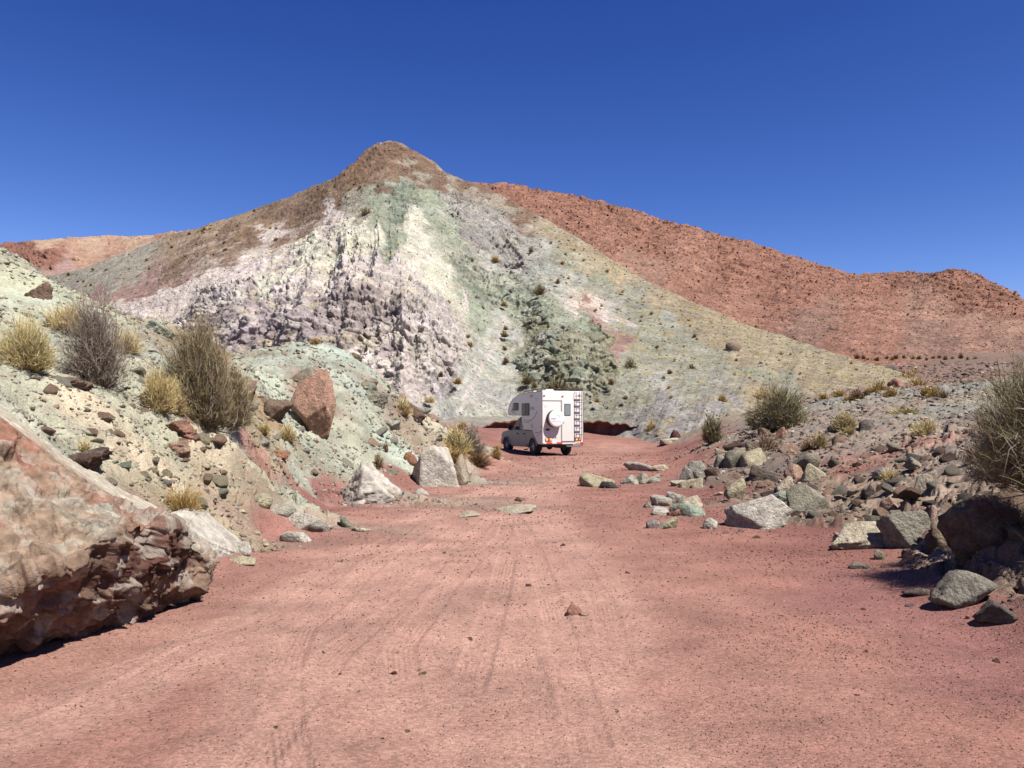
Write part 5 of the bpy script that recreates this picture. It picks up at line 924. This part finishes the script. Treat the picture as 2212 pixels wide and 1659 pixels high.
# lamps, reflectors, plate
for x_, z_ in ((-.94, 2.70), (-.02, 2.68), (.84, 2.74)): bmobj('marker_light', boxm(x_ - .045, x_ + .045, -.03, 0, z_ - .022, z_ + .022, .006), MRED, troot)
for x0 in (-.88, .62):
    L = bmobj('tail_light', boxm(x0 - .012, x0 + .322, -.03, 0, .668, .80, .01), MTRIM, troot)
    bmobj('amber_lens', boxm(x0, x0 + .11, -.042, -.02, .68, .788, .008), MAMB, L); bmobj('red_lens', boxm(x0 + .112, x0 + .20, -.044, -.02, .68, .788, .004), MRED, L); bmobj('amber_lens', boxm(x0 + .202, x0 + .31, -.042, -.02, .68, .788, .008), MAMB, L)
for a, b, m_ in ((-1.0, -.84, MW), (-.84, -.55, MRED), (-.55, -.33, MW), (-.33, -.04, MRED), (.86, 1.03, MRED)): bmobj('reflector_strip', boxm(a, b, -.03, .02, .545, .605), m_, troot)
bmobj('emblem_plate', boxm(-.86, -.67, -.02, 0, 1.13, 1.22, .006), MTRIM, troot)  # small dark emblem plate on the rear wall, not a lamp
bmobj('socket', rod((-.37, -.02, .83), (-.37, 0, .83), .032, seg=16), MSTR, troot)
bm = boxm(-.50, -.43, -.006, .004, .80, .82); boxm(-.30, -.22, -.006, .004, .81, .83, bm=bm); boxm(-.98, -.80, -.006, .004, 2.27, 2.285, bm=bm); boxm(-.94, -.76, -.006, .004, 2.22, 2.232, bm=bm); boxm(-.93, -.82, -.006, .004, 2.17, 2.182, bm=bm); bmobj('faint_print', bm, MPALE, troot)
pl = bmobj('number_plate', boxm(.66, .84, -.07, -.055, .56, .64), MW, troot)
bmobj('plate_characters', boxm(.69, .81, -.073, -.068, .585, .615), MSTR, pl)
# side windows, vents and stripes
def sidewin(y0, y1, z0, z1, slant, sx=-1):
    x0 = sx * (HW + .001); x1 = sx * (HW + .022); P_ = [(y0, z0), (y1 + slant * .6, z0), (y1 - slant, z1), (y0, z1)]
    fr_ = bmobj('side_window', prism(P_, min(x0, x1), max(x0, x1), .004), MTRIM, troot); ym = (y0 + y1) / 2; xg = sorted((sx * (HW + .02), sx * (HW + .027)))
    bmobj('pane', prism([(ym + .02, z0 + .035), (y1 + slant * .5 - .045, z0 + .035), (y1 - slant - .03, z1 - .035), (ym + .02, z1 - .035)], *xg), MGL, fr_)
    bmobj('pane', prism([(y0 + .04, z0 + .035), (ym - .02, z0 + .035), (ym - .02, z1 - .035), (y0 + .04, z1 - .035)], *xg), MCUR, fr_)
for sx in (-1, 1): sidewin(2.60, 3.28, 2.06, 2.42, .10, sx); sidewin(1.36, 2.20, 1.81, 2.38, .0, sx)
XS = -HW - .004
for (a, b, c, d_) in ((1.0, 1.30, 2.64, 2.78), (.84, 1.26, 2.07, 2.21)):
    v_ = bmobj('vent', boxm(XS - .012, XS + .01, a, b, c, d_, .004), MVENT, troot)
bmobj('small_print', (lambda bm: (boxm(XS - .002, XS + .01, .55, .72, 2.56, 2.585, bm=bm), boxm(XS - .002, XS + .01, .46, .66, 2.49, 2.50, bm=bm), bm)[-1])(boxm(XS - .002, XS + .01, .5, .6, 2.66, 2.67)), MSTR, troot)
def arc(pts, r): bmobj('swoosh_stripe', path([(XS, y, z) for y, z in pts], r), MSTR, troot)
arc([(.52, 2.0), (.62, 1.88), (.80, 1.74), (1.05, 1.63), (1.35, 1.575), (1.65, 1.575), (2.0, 1.61)], .012); arc([(1.15, 1.60), (1.35, 1.51), (1.6, 1.48), (1.85, 1.49), (2.05, 1.53)], .010)
arc([(3.45, 2.08), (3.35, 2.0), (3.15, 1.95), (2.95, 1.93)], .010); arc([(3.30, 2.02), (3.10, 1.99), (2.90, 1.985)], .008); arc([(.06, 1.13), (.2, 1.08), (.4, 1.04), (.78, 1.02)], .012); arc([(.10, 1.02), (.3, .96), (.5, .90), (.62, .88)], .008)
bm = bmesh.new()
for (y, z, a, b) in ((1.05, 1.46, .05, .04), (1.07, 1.39, .09, .02), (1.12, 1.34, .03, .08), (.99, 1.36, .03, .07), (1.05, 1.30, .10, .018), (1.12, 1.24, .025, .06), (.98, 1.24, .025, .06), (1.2, 1.33, .05, .018), (1.22, 1.40, .02, .05)): boxm(XS - .002, XS + .008, y - a / 2, y + a / 2, z - b / 2, z + b / 2, bm=bm)
bmobj('painted_emblem', bm, MSTR, troot)
for y_ in (2.06, .08): bmobj('side_reflector', boxm(XS - .008, XS + .01, y_ - .05, y_ + .05, 1.24, 1.36, .004), MVENT, troot)
# roof: rack, vent box, lamp
bm = bmesh.new()
for sx in (-1, 1): path([(sx * .98, 2.15, 2.84), (sx * .98, 2.10, 2.94), (sx * .98, .5, 3.00), (sx * .98, .02, 3.03)], .014, bm); [rod((sx * .98, y, 2.82), (sx * .98, y, 3.0), .011, bm) for y in (1.6, 1.1, .6, .1)]
for y_ in (.02, 2.12): rod((-.98, y_, 3.02 if y_ < 1 else 2.93), (.98, y_, 3.02 if y_ < 1 else 2.93), .012, bm)
bmobj('roof_rack', bm, MTRIM, troot)
bmobj('roof_vent', boxm(-.75, -.30, .25, .70, 2.88, 3.0, .04), MW, troot); bmobj('roof_vent', boxm(-.9, -.7, 1.2, 1.5, 2.84, 2.96, .03), MW, troot)
# pickup body
def arch(yc, r, n=9): return [(yc + r * math.cos(a), .37 + r * math.sin(a)) for a in np.linspace(0, math.pi, n)]
YR, YF, WR = 1.28, 4.38, .375
body = [(.62, .50)] + [(y, z) for y, z in arch(YR, .46)[::-1] if z > .40] + [(2.02, .34), (3.78, .34)] + [(y, z) for y, z in arch(YF, .45)[::-1] if z > .40] + [(4.98, .42), (5.05, .62), (5.02, .90), (4.90, 1.02), (4.3, 1.10), (3.62, 1.14), (2.10, 1.12), (.72, 1.10)]
tb = bmobj('truck_body', prism(body, -.90, .90, .03), MSIL, troot)
for sx in (-1, 1):
    for yc in (YR, YF):
        pts = [(yc + .47 * math.cos(a), .37 + .47 * math.sin(a)) for a in np.linspace(.12, math.pi - .12, 12)]; inn = [(yc + .42 * math.cos(a), .37 + .42 * math.sin(a)) for a in np.linspace(.12, math.pi - .12, 12)][::-1]
        a_, b_ = sorted((sx * .895, sx * .935)); bmobj('fender_flare', prism(pts + inn, a_, b_), MSIL, tb)
    xx = sx * .903
    bm = bmesh.new(); [boxm(min(xx, sx * .897), max(xx, sx * .897), y - .006, y + .006, .42, 1.10, bm=bm) for y in (2.08, 2.86, 3.70)]; bmobj('door_gap', bm, MTRIM, tb)
    for y_ in (2.28, 3.02): bmobj('door_handle', boxm(*sorted((sx * .90, sx * .945)), y_ - .07, y_ + .07, .93, .98, .008), MTRIM, tb)
    m_ = bmobj('wing_mirror', boxm(*sorted((sx * .93, sx * 1.16)), 3.52, 3.62, 1.12, 1.36, .03), MTRIM, tb)
    rod((0, 0, 0), (0, 0, .01), .01).free()
bm = boxm(-.9, .9, 4.95, 5.12, .40, .70, .04); bmobj('front_bumper', bm, MSIL, tb)
# cab with sloping glass
def loft4(bot, top, name, mat, parent):
    bm = bmesh.new(); a = [bm.verts.new(p) for p in bot]; b = [bm.verts.new(p) for p in top]; bm.faces.new(a[::-1]); bm.faces.new(b)
    for i in range(4): bm.faces.new((a[i], a[(i + 1) % 4], b[(i + 1) % 4], b[i]))
    bmesh.ops.bevel(bm, geom=bm.edges[:], offset=.03, segments=2, affect='EDGES'); return bmobj(name, bm, mat, parent)
loft4([(-.86, 2.12, 1.10), (.86, 2.12, 1.10), (.84, 3.95, 1.12), (-.84, 3.95, 1.12)], [(-.74, 2.20, 1.80), (.74, 2.20, 1.80), (.72, 3.12, 1.77), (-.72, 3.12, 1.77)], 'cab', MSIL, tb)
for sx in (-1, 1):
    def sx_at(z): return sx * (.862 - (z - 1.10) * .18 + .010)
    for quad in ([(2.98, 1.15), (3.78, 1.15), (3.20, 1.70), (2.98, 1.70)], [(2.22, 1.15), (2.90, 1.15), (2.90, 1.70), (2.26, 1.70)]):
        bm = bmesh.new(); v_ = [bm.verts.new((sx_at(z), y, z)) for y, z in quad]; v2 = [bm.verts.new((sx_at(z) - sx * .02, y, z)) for y, z in quad]; bm.faces.new(v_); bm.faces.new(v2[::-1])
        for i in range(4): bm.faces.new((v_[i], v_[(i + 1) % 4], v2[(i + 1) % 4], v2[i]))
        bmobj('cab_window', bm, MGL, tb)
bm = bmesh.new(); v_ = [bm.verts.new(p) for p in ((-.76, 3.90, 1.17), (.76, 3.90, 1.17), (.66, 3.20, 1.73), (-.66, 3.20, 1.73))]; bm.faces.new(v_); bmesh.ops.solidify(bm, geom=bm.faces[:], thickness=.02); bmesh.ops.translate(bm, vec=(0, .035, .03), verts=bm.verts[:]); bmobj('windscreen', bm, MGL, tb)
for sx in (-.72, .72): bmobj('headlight', boxm(sx - .16, sx + .16, 4.9, 5.08, .80, .95, .03), MPALE, tb)
# wheels
def wheel(sx, yc):
    ri = bmesh.new(); w_ = .125; prof_ = [(.20, .9), (.33, 1.0), (.362, .86), (.375, .5), (.375, -.5), (.362, -.86), (.33, -1.0), (.20, -.9)]; prev = None; first = None
    for r, k in prof_:
        cur = [ri.verts.new((k * w_, r * math.cos(a), r * math.sin(a))) for a in np.linspace(0, 2 * math.pi, 36, endpoint=False)]
        if prev: [ri.faces.new((prev[i], prev[(i + 1) % 36], cur[(i + 1) % 36], cur[i])) for i in range(36)]
        else: first = cur
        prev = cur
    [ri.faces.new((prev[i], prev[(i + 1) % 36], first[(i + 1) % 36], first[i])) for i in range(36)]
    for k in range(36):
        a = k * 2 * math.pi / 36; boxm(-.115, .115, -.012, .012, .372, .384, bm=ri); vs = ri.verts[-8:] if False else [v for v in ri.verts][-8:]; bmesh.ops.rotate(ri, verts=vs, cent=(0, 0, 0), matrix=Matrix.Rotation(a, 3, 'X'))
    e = bpy.data.objects.new('wheel', None); COL.objects.link(e); e.parent = troot; e.location = (sx * .80, yc, WR + .0)
    ty = bmobj('tyre', ri, MBL, e)
    rm = bmesh.new(); rod((.03 * sx, 0, 0), (-.08 * sx, 0, 0), .20, rm, 28)
    for k in range(6):
        a = k * math.pi / 3; q = Vector((0, math.cos(a), math.sin(a))); rod(Vector((.10 * sx, 0, 0)) + q * .03, Vector((.075 * sx, 0, 0)) + q * .205, .026, rm, 6)
    rod((.11 * sx, 0, 0), (.02 * sx, 0, 0), .05, rm, 16)
    for a in np.linspace(0, 2 * math.pi, 25)[:-1]: b = a + 2 * math.pi / 24; rod((.09 * sx, .205 * math.cos(a), .205 * math.sin(a)), (.09 * sx, .205 * math.cos(b), .205 * math.sin(b)), .014, rm, 6)
    bmobj('rim', rm, MRIM, e); return e
for sx in (-1, 1): wheel(sx, YR); wheel(sx, YF)
bm = rod((-.7, YR, .40), (.7, YR, .40), .06); r_ = bmesh.ops.create_icosphere(bm, subdivisions=2, radius=.15); bmesh.ops.translate(bm, verts=r_['verts'], vec=(-.05, YR, .38)); rod((-.65, YF, .40), (.65, YF, .40), .05, bm); bmobj('axle', bm, MMUD, troot)
bm = boxm(-.55, -.45, .1, 4.9, .42, .56); boxm(.45, .55, .1, 4.9, .42, .56, bm=bm); boxm(-.78, .45, .12, .75, .40, .53, bm=bm); boxm(-.85, .85, 1.75, 3.9, .36, .50, bm=bm); boxm(.0, .4, .3, .9, .33, .5, bm=bm); bmobj('chassis', bm, MMUD, troot)
bm = boxm(.12, .80, -.16, -.10, .40, .46, .006); rod((.80, -.13, .38), (.80, -.13, .56), .02, bm); rod((.16, -.13, .44), (.16, .3, .50), .02, bm); bmobj('step_bar', bm, MSTEEL, troot)
bm = rod((-.98, .08, .40), (-.98, .08, .55), .02); rod((1.0, .05, .42), (1.0, .05, .55), .02, bm); bmobj('jack_bracket', bm, MTRIM, troot)
bm = boxm(-.98, -.90, 1.9, 2.1, .20, .25); rod((-.88, 2.0, .22), (-.7, 2.0, .42), .018, bm); bmobj('side_step', bm, MTRIM, troot)
